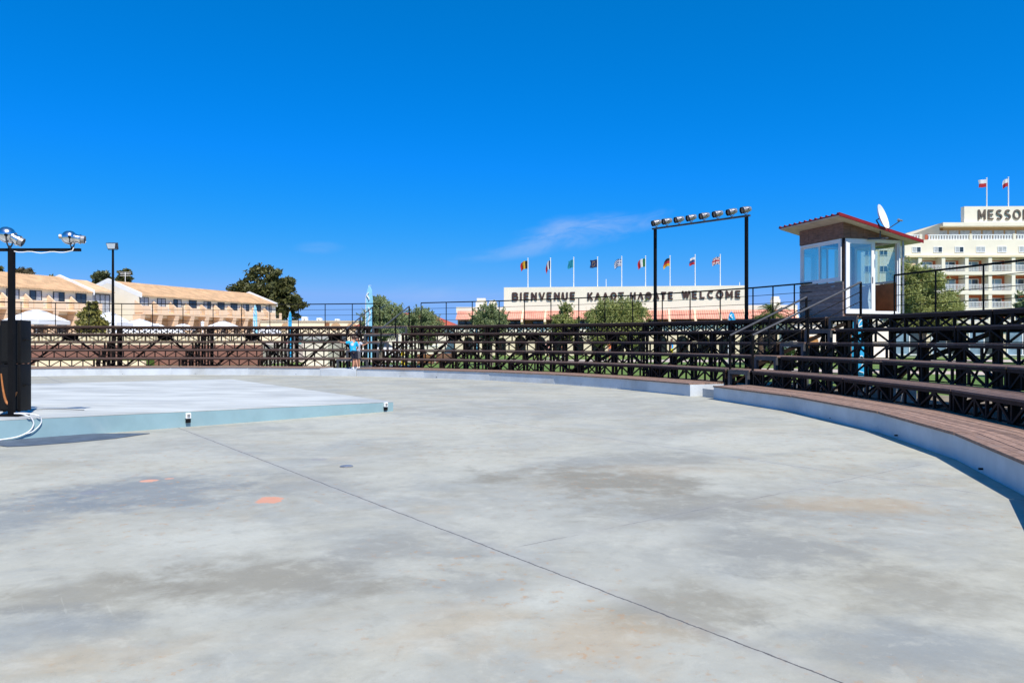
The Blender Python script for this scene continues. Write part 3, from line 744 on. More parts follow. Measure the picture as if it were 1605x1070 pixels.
m=MB(org2); m.path([c+Vector((.1,-.1,-.40)),tip],.014,6); m.build('feed_arm',M['greysteel'],sd)
m=MB(org2); d_=(c-tip).normalized(); m.lathe([(-.05,.025),(0,.03),(.05,.03),(.06,.045),(.10,.045)],tip,d_,10); m.build('feed_horn',M['alu'],sd)
# slim conduit at the cabin's right corner
cbuild(lambda m:m.path([B.p(W_+.07,-.06,-.1),B.p(W_+.07,-.06,2.5)],.035,8),'downpipe',M['alu'])
cbuild(lambda m:m.add([B.p(1.28,.35,1.0),B.p(1.36,.33,.62),B.p(1.52,.36,.42),B.p(1.30,.38,.22),B.p(1.24,.37,.6)],[(0,1,2,3,4)]) and m.add([B.p(1.28,.38,1.0),B.p(1.36,.36,.62),B.p(1.52,.39,.42),B.p(1.30,.41,.22),B.p(1.24,.40,.6)],[(4,3,2,1,0)]) and m.add([B.p(1.28,.35,1.0),B.p(1.36,.33,.62),B.p(1.52,.36,.42),B.p(1.30,.38,.22),B.p(1.24,.37,.6),B.p(1.28,.38,1.0),B.p(1.36,.36,.62),B.p(1.52,.39,.42),B.p(1.30,.41,.22),B.p(1.24,.40,.6)],[(i,(i+1)%5,5+(i+1)%5,5+i) for i in range(5)]),'hanging_cloth',M['whitecloth'])

# ================================================================== lettering
def arc(cx,cy,rx,ry,a0,a1,n=14): return [(cx+rx*math.cos(R(a0+(a1-a0)*i/n)),cy+ry*math.sin(R(a0+(a1-a0)*i/n))) for i in range(n+1)]
W0=.17
GL={ # strokes on a unit-high grid; width is last entry
'B':([[(.1,0),(.1,1)],[(.1,.92)]+arc(.42,.73,.2,.19,90,-90)+[(.1,.54)],[(.1,.54)]+arc(.45,.31,.23,.23,90,-90)+[(.1,.08)]],.75),
'I':([[(.12,0),(.12,1)]],.24),'E':([[(.1,0),(.1,1)],[(.1,.92),(.6,.92)],[(.1,.5),(.55,.5)],[(.1,.08),(.6,.08)]],.66),
'N':([[(.1,0),(.1,1)],[(.62,0),(.62,1)],[(.1,.95),(.62,.05)]],.74),'V':([[(.06,1),(.36,.04)],[(.36,.04),(.66,1)]],.72),
'U':([[(.1,1),(.1,.35)]+arc(.36,.35,.26,.27,180,360)+[(.62,1)]],.74),'K':([[(.1,0),(.1,1)],[(.12,.42),(.6,1)],[(.25,.55),(.64,0)]],.7),
'A':([[(.06,0),(.37,.96)],[(.37,.96),(.68,0)],[(.18,.28),(.56,.28)]],.74),'Λ':([[(.06,0),(.37,.96)],[(.37,.96),(.68,0)]],.74),
'Ω':([[(.05,.08),(.3,.08),(.3,.16)]+arc(.42,.56,.32,.36,245,-65)+[(.54,.16),(.54,.08),(.79,.08)]],.84),
'Σ':([[(.66,.92),(.1,.92),(.42,.5),(.1,.08),(.66,.08)]],.72),'H':([[(.1,0),(.1,1)],[(.62,0),(.62,1)],[(.1,.5),(.62,.5)]],.74),
'Θ':([arc(.42,.5,.34,.42,0,360,22),[(.24,.5),(.6,.5)]],.84),'T':([[(.35,0),(.35,.9)],[(.02,.92),(.68,.92)]],.7),
'W':([[(.05,1),(.26,.04)],[(.26,.04),(.46,.95)],[(.46,.95),(.66,.04)],[(.66,.04),(.88,1)]],.93),'L':([[(.1,0),(.1,1)],[(.1,.08),(.58,.08)]],.62),
'C':([arc(.43,.5,.34,.42,50,310,18)],.78),'O':([arc(.43,.5,.35,.42,0,360,22)],.86),
'M':([[(.1,0),(.1,1)],[(.76,0),(.76,1)],[(.1,.95),(.43,.25)],[(.43,.25),(.76,.95)]],.86),
'S':([arc(.35,.715,.24,.205,35,270,12)+arc(.35,.285,.25,.215,90,-145,12)[1:]],.7),' ':([],.5)}
# ================================================================== welcome building
Zw=80.0
WB=FR((gx(715,82.6),82.6,0),math.atan2(79.0-82.6,gx(1168,79.0)-gx(715,82.6)))
def upx(fr,px):   # u where column px meets the facade plane
    a=(px-CX)/F; return (a*fr.o.y-fr.o.x)/(fr.u.x-a*fr.u.y)
def zpx(fr,px,py): d=fr.p(upx(fr,px),0,0).y; return hz(py,d)
wb=thing('welcome_building','long cream building with BIENVENUE WELCOME letters and salmon tiled awnings','building',tuple(WB.p(upx(WB,960),4,0))); org=wb.location
def wbuild(f,name,m,par=None,**k):
    mb=MB(org); f(mb); return mb.build(name,m,par or wb,smooth=0,**k)
u790,u1168,u715,u1250=upx(WB,790),upx(WB,1168.5),upx(WB,715),upx(WB,1250)
ztop_=zpx(WB,790,450.5); zaw1=zpx(WB,900,486.5); zaw0=zpx(WB,900,501)
zl=zpx(WB,750,481)
wbuild(lambda m:WB.box(m,u715,u790-.01,0,10,zaw1-.2,zl),'upper_wing',M['cream2'])
wbuild(lambda m:WB.box(m,u1168+.01,u1250,0,10,zaw1-.2,zpx(WB,1200,478)),'upper_wing',M['cream2'])
sgn=wbuild(lambda m:WB.box(m,u790,u1168,-.12,1.0,zaw1-.15,ztop_),'sign_wall',M['cream2'])
sgn.location=Vector((0,0,0))
def letter_word(fr,s,px0,px1,py_top,py_bot,par_obj,root_loc,n0,depth,mt,wd,pxs=None,sx=1.0):
    "one mesh per letter, parented to par_obj (whose world origin is root_loc)"
    u0,u1=upx(fr,px0),upx(fr,px1); zb=zpx(fr,(px0+px1)/2,py_bot); hh=zpx(fr,(px0+px1)/2,py_top)-zb
    base=sum(GL[c][1] for c in s)*hh*sx; gap=((u1-u0)-base)/max(1,len(s)-1); u=u0
    for c in s:
        st,w=GL[c]
        if st:
            o=make_letter(fr,c,u,zb,hh,n0,depth,mt,par_obj,root_loc,sx,wd)
        u+=w*hh*sx+gap
def make_letter(fr,ch,u,z,h,n0,depth,mt,par,root,sx,wd):
    st,w=GL[ch]; tmp=[]
    mb=MB(root); k=0
    for s in st:
        k+=1; n1=n0-depth-.004*k
        closed=len(s)>4 and (Vector(s[0])-Vector(s[-1])).length<1e-6
        pts=[Vector((x*sx,y)) for x,y in s]; L=[];Rr=[]
        for i,p in enumerate(pts):
            a=pts[i-1] if i>0 else (pts[-2] if closed else None); b=pts[i+1] if i<len(pts)-1 else (pts[1] if closed else None)
            d1=(p-a).normalized() if a is not None else None; d2=(b-p).normalized() if b is not None else None
            if d1 is None: t=d2; q_=1
            elif d2 is None: t=d1; q_=1
            else: t=(d1+d2).normalized(); q_=min(1.8,1/max(.3,t.dot(d2)))
            nn=Vector((-t.y,t.x))*wd/2*q_
            L.append(p+nn); Rr.append(p-nn)
        q=lambda v,n: fr.p(u+v.x*h,n,z+v.y*h)
        for i in range(len(pts)-1):
            A=[L[i],Rr[i],Rr[i+1],L[i+1]]
            mb.add([q(v,n1) for v in A]+[q(v,n0) for v in A],[(0,1,2,3),(7,6,5,4),(1,5,6,2),(0,3,7,4)]+([(0,4,5,1)] if i==0 and not closed else [])+([(3,2,6,7)] if i==len(pts)-2 and not closed else []))
    return mb.build('letter',mt,par,smooth=0)
letter_word(WB,'BIENVENUE',803,902,458.3,470.3,sgn,org,-.125,.10,M['letter'],.22,sx=1.05)
letter_word(WB,'KAΛΩΣ',921,978.5,458.3,470.2,sgn,org,-.125,.10,M['letter'],.22,sx=1.0)
letter_word(WB,'HΛΘATE',988,1055,457.8,469.3,sgn,org,-.125,.10,M['letter'],.22,sx=1.0)
letter_word(WB,'WELCOME',1069,1160.5,455.7,467.5,sgn,org,-.125,.10,M['letter'],.22,sx=1.05)
# awnings between fins
fins=[upx(WB,716)]+[upx(WB,p) for p in (745,782.5,820,855.5,892,931.5,970,1009,1048,1088,1127,1166,1205,1246)]
for a,b in zip(fins[:-1],fins[1:]):
    def aw(m):
        n=10
        for j in range(n):
            x0=a+.13+(b-a-.26)*j/n; x1=a+.13+(b-a-.26)*(j+1)/n-.03
            m.hexa([WB.p(x0,-1.35,zaw0),WB.p(x1,-1.35,zaw0),WB.p(x1,-.125,zaw1-.10),WB.p(x0,-.125,zaw1-.10),WB.p(x0,-1.35,zaw0+.07),WB.p(x1,-1.35,zaw0+.07),WB.p(x1,-.125,zaw1),WB.p(x0,-.125,zaw1)])
        m.hexa([WB.p(a+.13,-1.33,zaw0-.03),WB.p(b-.13,-1.33,zaw0-.03),WB.p(b-.13,-.125,zaw1-.16),WB.p(a+.13,-.125,zaw1-.16),WB.p(a+.13,-1.33,zaw0-.004),WB.p(b-.13,-1.33,zaw0-.004),WB.p(b-.13,-.125,zaw1-.104),WB.p(a+.13,-.125,zaw1-.104)])
    wbuild(aw,'awning',M['awning'])
for a in fins[1:]:
    wbuild(lambda m:m.extr([WB.p(a-.11,-.121,zaw0-.8),WB.p(a-.11,-.9,zaw0-.8),WB.p(a-.11,-1.5,zaw0-.25),WB.p(a-.11,-.121,zaw1+.15)],WB.u*.22),'buttress_fin',M['peach'])
# recessed window band, lower wall with arches
zb_=zpx(WB,900,509)
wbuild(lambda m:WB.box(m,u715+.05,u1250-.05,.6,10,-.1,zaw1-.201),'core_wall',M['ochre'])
pxw=[724,733,762,803,812,840,848,878,909,918,950,987,996,1025,1066,1075,1105,1113,1145,1184,1192,1225]
for p in pxw:
    u=upx(WB,p); fw=wbuild(lambda m:WB.frame(m,u-.42,u+.42,zb_+.1,zaw0-.1,.52,.6,.06),'window',M['frame_dark'])
    wbuild(lambda m:WB.box(m,u-.36,u+.36,.57,.597,zb_+.16,zaw0-.16),'pane',M['darkglass'],fw)
for p in (783,933,1010,1089):
    u=upx(WB,p); wbuild(lambda m:WB.box(m,u-.25,u+.25,-.4,.6,zb_-.0,zaw0+.1),'pier',M['peach'])
wbuild(lambda m:WB.box(m,u715+.04,u1250-.04,-.75,.5,zb_-.75,zb_),'ledge',M['cream2'])
# arcade: piers and arch heads, dark glazed rooms behind
arches=[722,750,775.5,801,832,862,893,922,955,985,1018,1052,1085,1118,1150,1185,1218,1247]
ed=[upx(WB,p) for p in arches]
for a,b in zip(ed[:-1],ed[1:]):
    pw=.92
    def pier(m): WB.box(m,a-pw/2,a+pw/2,-.7,-.2,-.05,zb_-.752)
    wbuild(pier,'arcade_pier',M['yellowcream'])
    zs=zb_-1.75
    def archhead(m):
        x0,x1=a+pw/2,b-pw/2; n=12; r=(x1-x0)/2; top=zb_-.752; hgt=min(.85,r)
        for j in range(n):
            t0=PI-PI*j/n; t1=PI-PI*(j+1)/n
            p0=(x0+r+r*math.cos(t0),zs+hgt*math.sin(t0)); p1=(x0+r+r*math.cos(t1),zs+hgt*math.sin(t1))
            m.hexa([WB.p(p0[0],-.68,p0[1]),WB.p(p1[0],-.68,p1[1]),WB.p(p1[0],-.22,p1[1]),WB.p(p0[0],-.22,p0[1]),WB.p(p0[0],-.68,top),WB.p(p1[0],-.68,top),WB.p(p1[0],-.22,top),WB.p(p0[0],-.22,top)])
    wbuild(archhead,'arch',M['yellowcream'])
    fw=wbuild(lambda m:[WB.frame(m,a+.5,b-.5,.1,2.5,.50,.58,.07),WB.box(m,(a+b)/2-.03,(a+b)/2+.03,.5,.575,.17,2.43)],'glazed_door',M['frame_dark'])
    wbuild(lambda m:WB.box(m,a+.57,b-.57,.57,.597,.17,2.43),'pane',M['darkglass'],fw)
for p,pt,w in ((750,466,.55),(768.5,469.5,.42),(1222,463,.4)):
    u=upx(WB,p); wbuild(lambda m:[WB.box(m,u-w,u+w,1.5,2.6,zl-.9,zpx(WB,p,pt)-.3),WB.box(m,u-w*.8,u+w*.8,1.6,2.5,zpx(WB,p,pt)-.3,zpx(WB,p,pt))],'chimney',M['cream2'])
for p,pt in ((950,437),(1160.5,441.5)):
    u=upx(WB,p); wbuild(lambda m:m.path([WB.p(u,.5,ztop_-.1),WB.p(u,.5,zpx(WB,p,pt))],.035,6),'aerial',M['white'])

# ------------------------------------------------------------------ flags
def fl_cols():
    out={}
    for k,c in dict(black=(.010,.010,.012),yellow=(.50,.30,.015),red=(.36,.012,.02),white=(.60,.60,.62),navy=(.010,.022,.085),teal=(.008,.20,.30),blue=(.010,.05,.19),green=(.008,.11,.04),darkteal=(.01,.12,.20)).items(): out[k]=cloth('flag_'+k,c)
    return out
FC=fl_cols()
def uk(u,v):
    x,y=(u-.5)*2,(v-.5)
    if abs(x)<.12 or abs(y)<.11: return 'red'
    if abs(x)<.22 or abs(y)<.19: return 'white'
    d=min(abs(y-x*.5),abs(y+x*.5))
    return 'red' if d<.05 else ('white' if d<.13 else 'navy')
def greek(u,v):
    if u<.4 and v>4/9:
        x,y=u/.4,(v-4/9)*9/5
        return 'white' if abs(x-.5)<.1 or abs(y-.5)<.1 else 'blue'
    return 'blue' if int(v*9)%2==0 else 'white'
def eu(u,v):
    d=math.hypot((u-.5)*1.5,v-.5)
    return 'yellow' if abs(d-.3)<.045 and (math.degrees(math.atan2(v-.5,(u-.5)*1.5))%30)<12 else 'navy'
FLAGS={'belgian':lambda u,v:('black','yellow','red')[min(2,int(u*3))],'french':lambda u,v:('navy','white','red')[min(2,int(u*3))],
'teal':lambda u,v:'teal','european':eu,'greek':greek,'italian':lambda u,v:('green','white','red')[min(2,int(u*3))],
'german':lambda u,v:('yellow','red','black')[min(2,int(v*3))],'russian':lambda u,v:('red','blue','white')[min(2,int(v*3))],'british':uk,
'polish':lambda u,v:('red','white')[min(1,int(v*2))]}
def flagpole(label,base,ztop,fn,wid,hei,droop,seed,group,r=.045):
    f=thing('flagpole',label,'flagpole',tuple(base),0,group); org=base; rnd=random.Random(seed)
    m=MB(org); m.path([base,Vector((base.x,base.y,ztop))],[r*1.2,r],8); m.lathe([(0,r*.6),(.04,r*1.5),(.09,r*1.3),(.12,r*.3)],(base.x,base.y,ztop),(0,0,1),8); m.build('pole',M['white'],f)
    nu,nv=24,18; m=MB(org); names=[]; vs=[]; ph=rnd.uniform(0,6)
    for j in range(nv+1):
        for i in range(nu+1):
            u,v=i/nu,j/nv
            x=-(u*wid*(1-.12*droop*u)); y=.16*math.sin(u*7+ph+v*.9)*u**.6-.1*u; z=ztop-.18-hei*(1-v)-droop*u*u*.42-.06*math.sin(u*6+ph)*u
            x+= .05*math.sin(v*5+ph)*u
            vs.append(Vector((base.x+x-r,base.y+y,z)))
    keys=[]; fs=[]
    b=0
    for j in range(nv):
        for i in range(nu):
            k=fn((i+.5)/nu,(j+.5)/nv)
            if k not in keys: keys.append(k)
            fs.append(((j*(nu+1)+i,j*(nu+1)+i+1,(j+1)*(nu+1)+i+1,(j+1)*(nu+1)+i),keys.index(k)))
    m.v=[v-Vector(org) for v in vs]; m.f=[list(a) for a,_ in fs]; m.mi=[k for _,k in fs]
    o=m.build('flag',[FC[k] for k in keys],f,smooth=180)
    return f
labs=[('belgian',827,406,'black yellow red belgian flag on a white pole on the welcome wall',.95,.95,.5),
('french',862.5,405.5,'drooping blue white red french flag on a white pole on the welcome wall',.62,1.0,1.1),
('teal',899,404.5,'plain teal flag on a white pole on the welcome wall',.75,.92,.35),
('european',936.5,404,'dark blue european flag with ring of stars on the welcome wall',.95,.92,.3),
('greek',974.5,403,'blue and white striped greek flag on the welcome wall',.95,.9,.5),
('italian',1012,402.5,'green white red italian flag beside the left gantry post'.replace('left ',''),1.0,.95,.6),
('german',1050.5,402,'black red gold german flag seen inside the lighting gantry',.9,.9,.7),
('russian',1090,400.5,'white blue red russian flag seen inside the lighting gantry',.75,.85,.35),
('british',1129.5,400,'british union flag on the white pole closest to the end of WELCOME',1.05,.85,.3)]
for i,(k,px,py,lab,w,h,dr) in enumerate(labs):
    b=WB.p(upx(WB,px),.3,ztop_-.02); flagpole(lab,b,hz(py,b.y),FLAGS[k],w*.82,h*.9,dr*1.25,i+3,'flagpoles on the welcome wall')

# ================================================================== tower hotel
Zt=123.0
TB=FR((gx(1415,Zt),Zt,0),R(-1.5))
tb=thing('tower_hotel','tall cream hotel tower with MESSON letters and terracotta balconies','hotel',tuple(TB.p(12,6,0))); org=tb.location
def tbuild(f,name,m,par=None,**k):
    mb=MB(org); f(mb); return mb.build(name,m,par or tb,smooth=0,**k)
tu=lambda px: upx(TB,px)
tz=lambda py: hz(py,Zt-.3)
def tun(px,n): return upx(TB,CX+(px-CX)*(Zt+n)/Zt)     # same for a plane set back by n
def tzn(py,n): return hz(py,Zt-.3+n)
uE=tu(1730)
tbuild(lambda m:TB.box(m,tu(1418),uE,0,14,tz(403),tz(375.5)),'upper_wall',M['cream'])
tbuild(lambda m:TB.box(m,tu(1440),uE,1.5,14,-.1,tz(403)-.01),'core_wall',M['terracotta'])
tbuild(lambda m:TB.box(m,tu(1418)+.02,uE,-.55,.0,tz(403.5),tz(400.5)),'cornice',M['yellowcream'])
tbuild(lambda m:TB.box(m,tun(1478,2.4),uE,2.4,13,tz(375.5)+.005,tz(352.8)),'penthouse',M['ochre'])
tbuild(lambda m:TB.box(m,tun(1478,.8),uE,.8,13.3,tz(353)+.005,tz(347.3)),'roof_slab',M['cream'])
# the oblique pitched part of the penthouse at its near end
tbuild(lambda m:m.hexa([TB.p(tu(1452),8,tz(375.4)),TB.p(tu(1478)-.02,1.0,tz(375.4)),TB.p(tu(1478)-.02,12,tz(375.4)),TB.p(tu(1456),12,tz(375.4)),TB.p(tu(1452),8,tz(363)),TB.p(tu(1478)-.02,1.0,tz(349)),TB.p(tu(1478)-.02,12,tz(349)),TB.p(tu(1456),12,tz(363))]),'pitched_end',M['yellowcream'])
for px in (1463,1470.5):
    u=tu(px); n=8-(px-1452)/26*7
    tbuild(lambda m:m.hexa([TB.p(u-.45,n+.14,tz(375)),TB.p(u+.45,n-.5,tz(375)),TB.p(u+.45,n-.3,tz(375)),TB.p(u-.45,n+.3,tz(375)),TB.p(u-.45,n+.14,tz(363.5)),TB.p(u+.45,n-.5,tz(363)),TB.p(u+.45,n-.3,tz(363)),TB.p(u-.45,n+.3,tz(363.5))]),'arched_opening',M['terracotta'])
for px in range(1482,1720,18):
    u=tu(px); tbuild(lambda m:TB.box(m,u,u+1.5,2.33,2.398,tz(374),tz(358)),'shutter',M['curtain'])
sg=tbuild(lambda m:TB.box(m,tun(1511,1.6),uE+1,1.6,2.6,tz(347.3)+.01,tzn(323.5,1.6)),'sign_wall',M['cream'])
letter_word(TB,'MESSON',CX+(1532-CX)*(Zt+1.6)/Zt,CX+(1613-CX)*(Zt+1.6)/Zt,HZ-(HZ-328.5)*(Zt+1.6)/Zt,HZ-(HZ-344.3)*(Zt+1.6)/Zt,sg,org,1.595,.16,M['bronze'],.155,sx=.88)
# rooftop balustrade
def balus(fr,build,u0,u1,n,z0,z1,pitch,par=None):
    def f(m):
        fr.box(m,u0,u1,n,n+.2,z1-.14,z1); fr.box(m,u0,u1,n,n+.2,z0,z0+.1)
        k=int((u1-u0)/pitch)
        for j in range(k):
            u=u0+(j+.5)*(u1-u0)/k; fr.box(m,u-pitch*.2,u+pitch*.2,n+.03,n+.17,z0+.101,z1-.141)
    return build(f,'balustrade',M['white'],par)
e=[tu(p) for p in (1419,1441,1455,1519,1522,1587,1590,1655,1658,1722)]
for a,b in zip((e[0],e[2],e[4],e[6],e[8]-.0),(e[1],e[3],e[5],e[7],e[9])): balus(TB,tbuild,a,b,.05,tz(375.5)+.005,tz(367.3),.42)
for a in (1441,1519.5,1588,1656): tbuild(lambda m:TB.box(m,tu(a)+.02,tu(a)+.45,.0,.3,tz(375.5)+.005,tz(366.5)),'baluster_post',M['cream'])
def win(fr,build,px,py0,py1,w,n,pane,frm,par=None,mull=True,tzf=None,uf=None):
    u=uf(px); z0,z1=tzf(py1),tzf(py0)
    f=build(lambda m:[fr.frame(m,u-w/2,u+w/2,z0,z1,n-.08,n-.002,.09)]+([fr.box(m,u-.04,u+.04,n-.075,n-.004,z0+.09,z1-.09)] if mull else []),'window',M[frm],par)
    build(lambda m:fr.box(m,u-w/2+.09,u-.04 if mull else u+w/2-.09,n-.04,n-.006,z0+.09,z1-.09),'pane',M[pane],f)
    if mull: build(lambda m:fr.box(m,u+.04,u+w/2-.09,n-.04,n-.006,z0+.09,z1-.09),'pane',M['darkglass' if random.random()<.5 else pane],f)
    return f
for k in range(9): win(TB,tbuild,1436.5+33.5*k,386.3,395.8,1.42,0,'curtain','white',tzf=tz,uf=tu)
# balcony storeys
sto=[(403.5,425.5,431),(431,455.5,461.5),(461.5,482.5,489),(489,511,518),(518,541,548)]
for s,(yt,yb,yn) in enumerate(sto):
    x0=1440 if s==0 else 1462
    tbuild(lambda m:TB.box(m,tu(x0),uE,-.5,1.49,tz(yn),tz(yb)),'balcony_slab',M['cream'])
    bay=[1440+36.5*k for k in range(9)]
    for k,p in enumerate(bay):
        if p<x0-1: continue
        u=tu(p)
        tbuild(lambda m:TB.box(m,u-.28,u+.28,-.45,1.49,tz(yb)+.005,tz(yt)-.005),'balcony_pier',M['cream'])
        up=tu(p+18)
        f=tbuild(lambda m:[TB.frame(m,u+.7,u+2.9,tz(yb)+.05,tz(yt+5),1.40,1.48,.1),TB.box(m,u+1.75,u+1.85,1.405,1.475,tz(yb)+.15,tz(yt+5)-.1)],'balcony_door',M['white'])
        tbuild(lambda m:TB.box(m,u+.8,u+1.75,1.44,1.47,tz(yb)+.15,tz(yt+5)-.1),'pane',M['blueglass'],f)
        tbuild(lambda m:TB.box(m,u+1.85,u+2.8,1.44,1.47,tz(yb)+.15,tz(yt+5)-.1),'pane',M['darkglass' if (k+s)%2 else 'blueglass'],f)
        if s==0: tbuild(lambda m:TB.box(m,u+.285,tu(p+36.5)-.285,1.3,1.399,tz(yt+3.5),tz(yt)-.01),'lintel',M['cream'])
        def rail(m):
            a,b=u+.29,tu(p+36.5)-.29; z0=tz(yb)+.01
            TB.box(m,a,b,-.42,-.36,z0+.92,z0+1.0); TB.box(m,a,b,-.42,-.36,z0+.1,z0+.15)
            n=14
            for j in range(n): x=a+(j+.5)*(b-a)/n; TB.box(m,x-.035,x+.035,-.415,-.365,z0+.151,z0+.919)
        tbuild(rail,'balcony_railing',M['white'])
# lower left return wing seen through the cabin glazing
tbuild(lambda m:TB.box(m,tu(1362),tu(1418)-.02,3,14,-.1,tz(376)),'return_wing',M['cream2'])
for r_,(y0,y1) in enumerate(((388,397),(413,424),(441,452),(468,479),(497,507))):
    for px in (1374,1398): win(TB,tbuild,px,y0,y1,1.35,3,'darkglass','white',tzf=tz,uf=tu)
tbuild(lambda m:[TB.box(m,tu(1409),tu(1415),5,6.2,tz(376)+.005,tz(361)),TB.box(m,tu(1410),tu(1414),5.1,6,tz(361),tz(358))],'chimney',M['peach'])
tbuild(lambda m:TB.box(m,tu(1425),tu(1475),-1.6,-1.5,tz(440),tz(404)) if False else TB.box(m,tu(1418),tu(1439),.005,1.4,tz(440),tz(403.7)),'side_screen',M['peach'])
for i,(px,py) in enumerate(((1546,279.5),(1580,278.5))):
    b=TB.p(tun(px,2.1),2.1,tzn(323.5,1.6)-.05); flagpole(['white and red flag above the letters E and S of the tower sign','drooping white and red flag above the last full letters of the tower sign'][i],b,hz(py,b.y),FLAGS['polish'],[1.35,.95][i],1.25,[.5,1.1][i],20+i,'flagpoles on the tower roof',.08)
# low glazed ground floor in front of the tower and the low cream wall beside the hedge
GB=FR((gx(1395,74),74,0),R(-14))
gb=thing('low_pavilion','low cream and glass pavilion behind the close bleacher, under the tower','pavilion',tuple(GB.p(8,3,0))); org=gb.location
def gbuild(f,name,m,par=None,**k):
    mb=MB(org); f(mb); return mb.build(name,m,par or gb,smooth=0,**k)
gbuild(lambda m:GB.box(m,-1,20,0,6,-.1,3.1),'wall',M['yellowcream'])
gbuild(lambda m:GB.box(m,-1.2,20.2,-.5,6.2,3.102,3.4),'roof',M['cream2'])
for k in range(6):
    u=.4+3.2*k
    f=gbuild(lambda m:[GB.frame(m,u,u+2.6,.15,2.6,-.09,-.004,.1),GB.box(m,u+1.25,u+1.35,-.085,-.006,.25,2.5)],'window',M['white'])
    gbuild(lambda m:GB.box(m,u+.1,u+1.25,-.05,-.01,.25,2.5),'pane',M['blueglass'],f); gbuild(lambda m:GB.box(m,u+1.35,u+2.5,-.05,-.01,.25,2.5),'pane',M['darkglass'],f)
LB=FR((gx(1243,62),62,0),R(-4))
lb=thing('garden_building','low plain cream building with an orange arched door beyond the handrail stair','building',tuple(LB.p(3,2,0))); org=lb.location
def lbuild(f,name,m,par=None,**k):
    mb=MB(org); f(mb); return mb.build(name,m,par or lb,smooth=0,**k)
lbuild(lambda m:LB.box(m,0,7.6,0,4,-.1,2.95),'wall',M['cream2']); lbuild(lambda m:LB.box(m,-.15,7.75,-.15,4.15,2.955,3.12),'roof_edge',M['cream'])
def adoor(m):
    n=10; pts=[(1.05,.0),(2.0,.0)]+[(1.525+.475*math.cos(PI*j/n),1.45+.45*math.sin(PI*j/n)) for j in range(n+1)]
    m.extr([LB.p(x,-.06,z) for x,z in pts],LB.n*.055)
lbuild(adoor,'arched_door',mat('orange_brown_door',(.40,.19,.05),.6,.15,2))
lbuild(lambda m:LB.frame(m,3.5,4.6,1.0,2.1,-.07,-.003,.08),'window_frame',M['white']); lbuild(lambda m:LB.box(m,3.58,4.52,-.04,-.006,1.08,2.02),'window_pane',M['darkglass'])
# red hipped roof house
RH=FR((gx(640,86),86,0),R(-3))
rh=thing('red_roof_house','small cream house with a red tiled hip roof between the olive trees','house',tuple(RH.p(3,3,0))); org=rh.location
mb=MB(org); RH.box(mb,-6,5.2,0,6,-.1,3.05); mb.build('wall',M['cream2'],rh,smooth=0)
mb=MB(org); e_=[RH.p(-6.4,-.5,3.06),RH.p(5.7,-.5,3.06),RH.p(5.7,6.5,3.06),RH.p(-6.4,6.5,3.06)]; t_=[RH.p(-2.5,3,4.75),RH.p(1.8,3,4.75)]
mb.add(e_+t_,[(3,2,1,0),(0,1,5,4),(1,2,5),(2,3,4,5),(3,0,4)]); mb.build('roof',M['redtile'],rh,smooth=0)
mb=MB(org)
for u in (-4,-1,2): RH.frame(mb,u,u+1.4,.9,2.3,-.06,-.003,.1)
mb.build('window_frame',M['white'],rh,smooth=0)
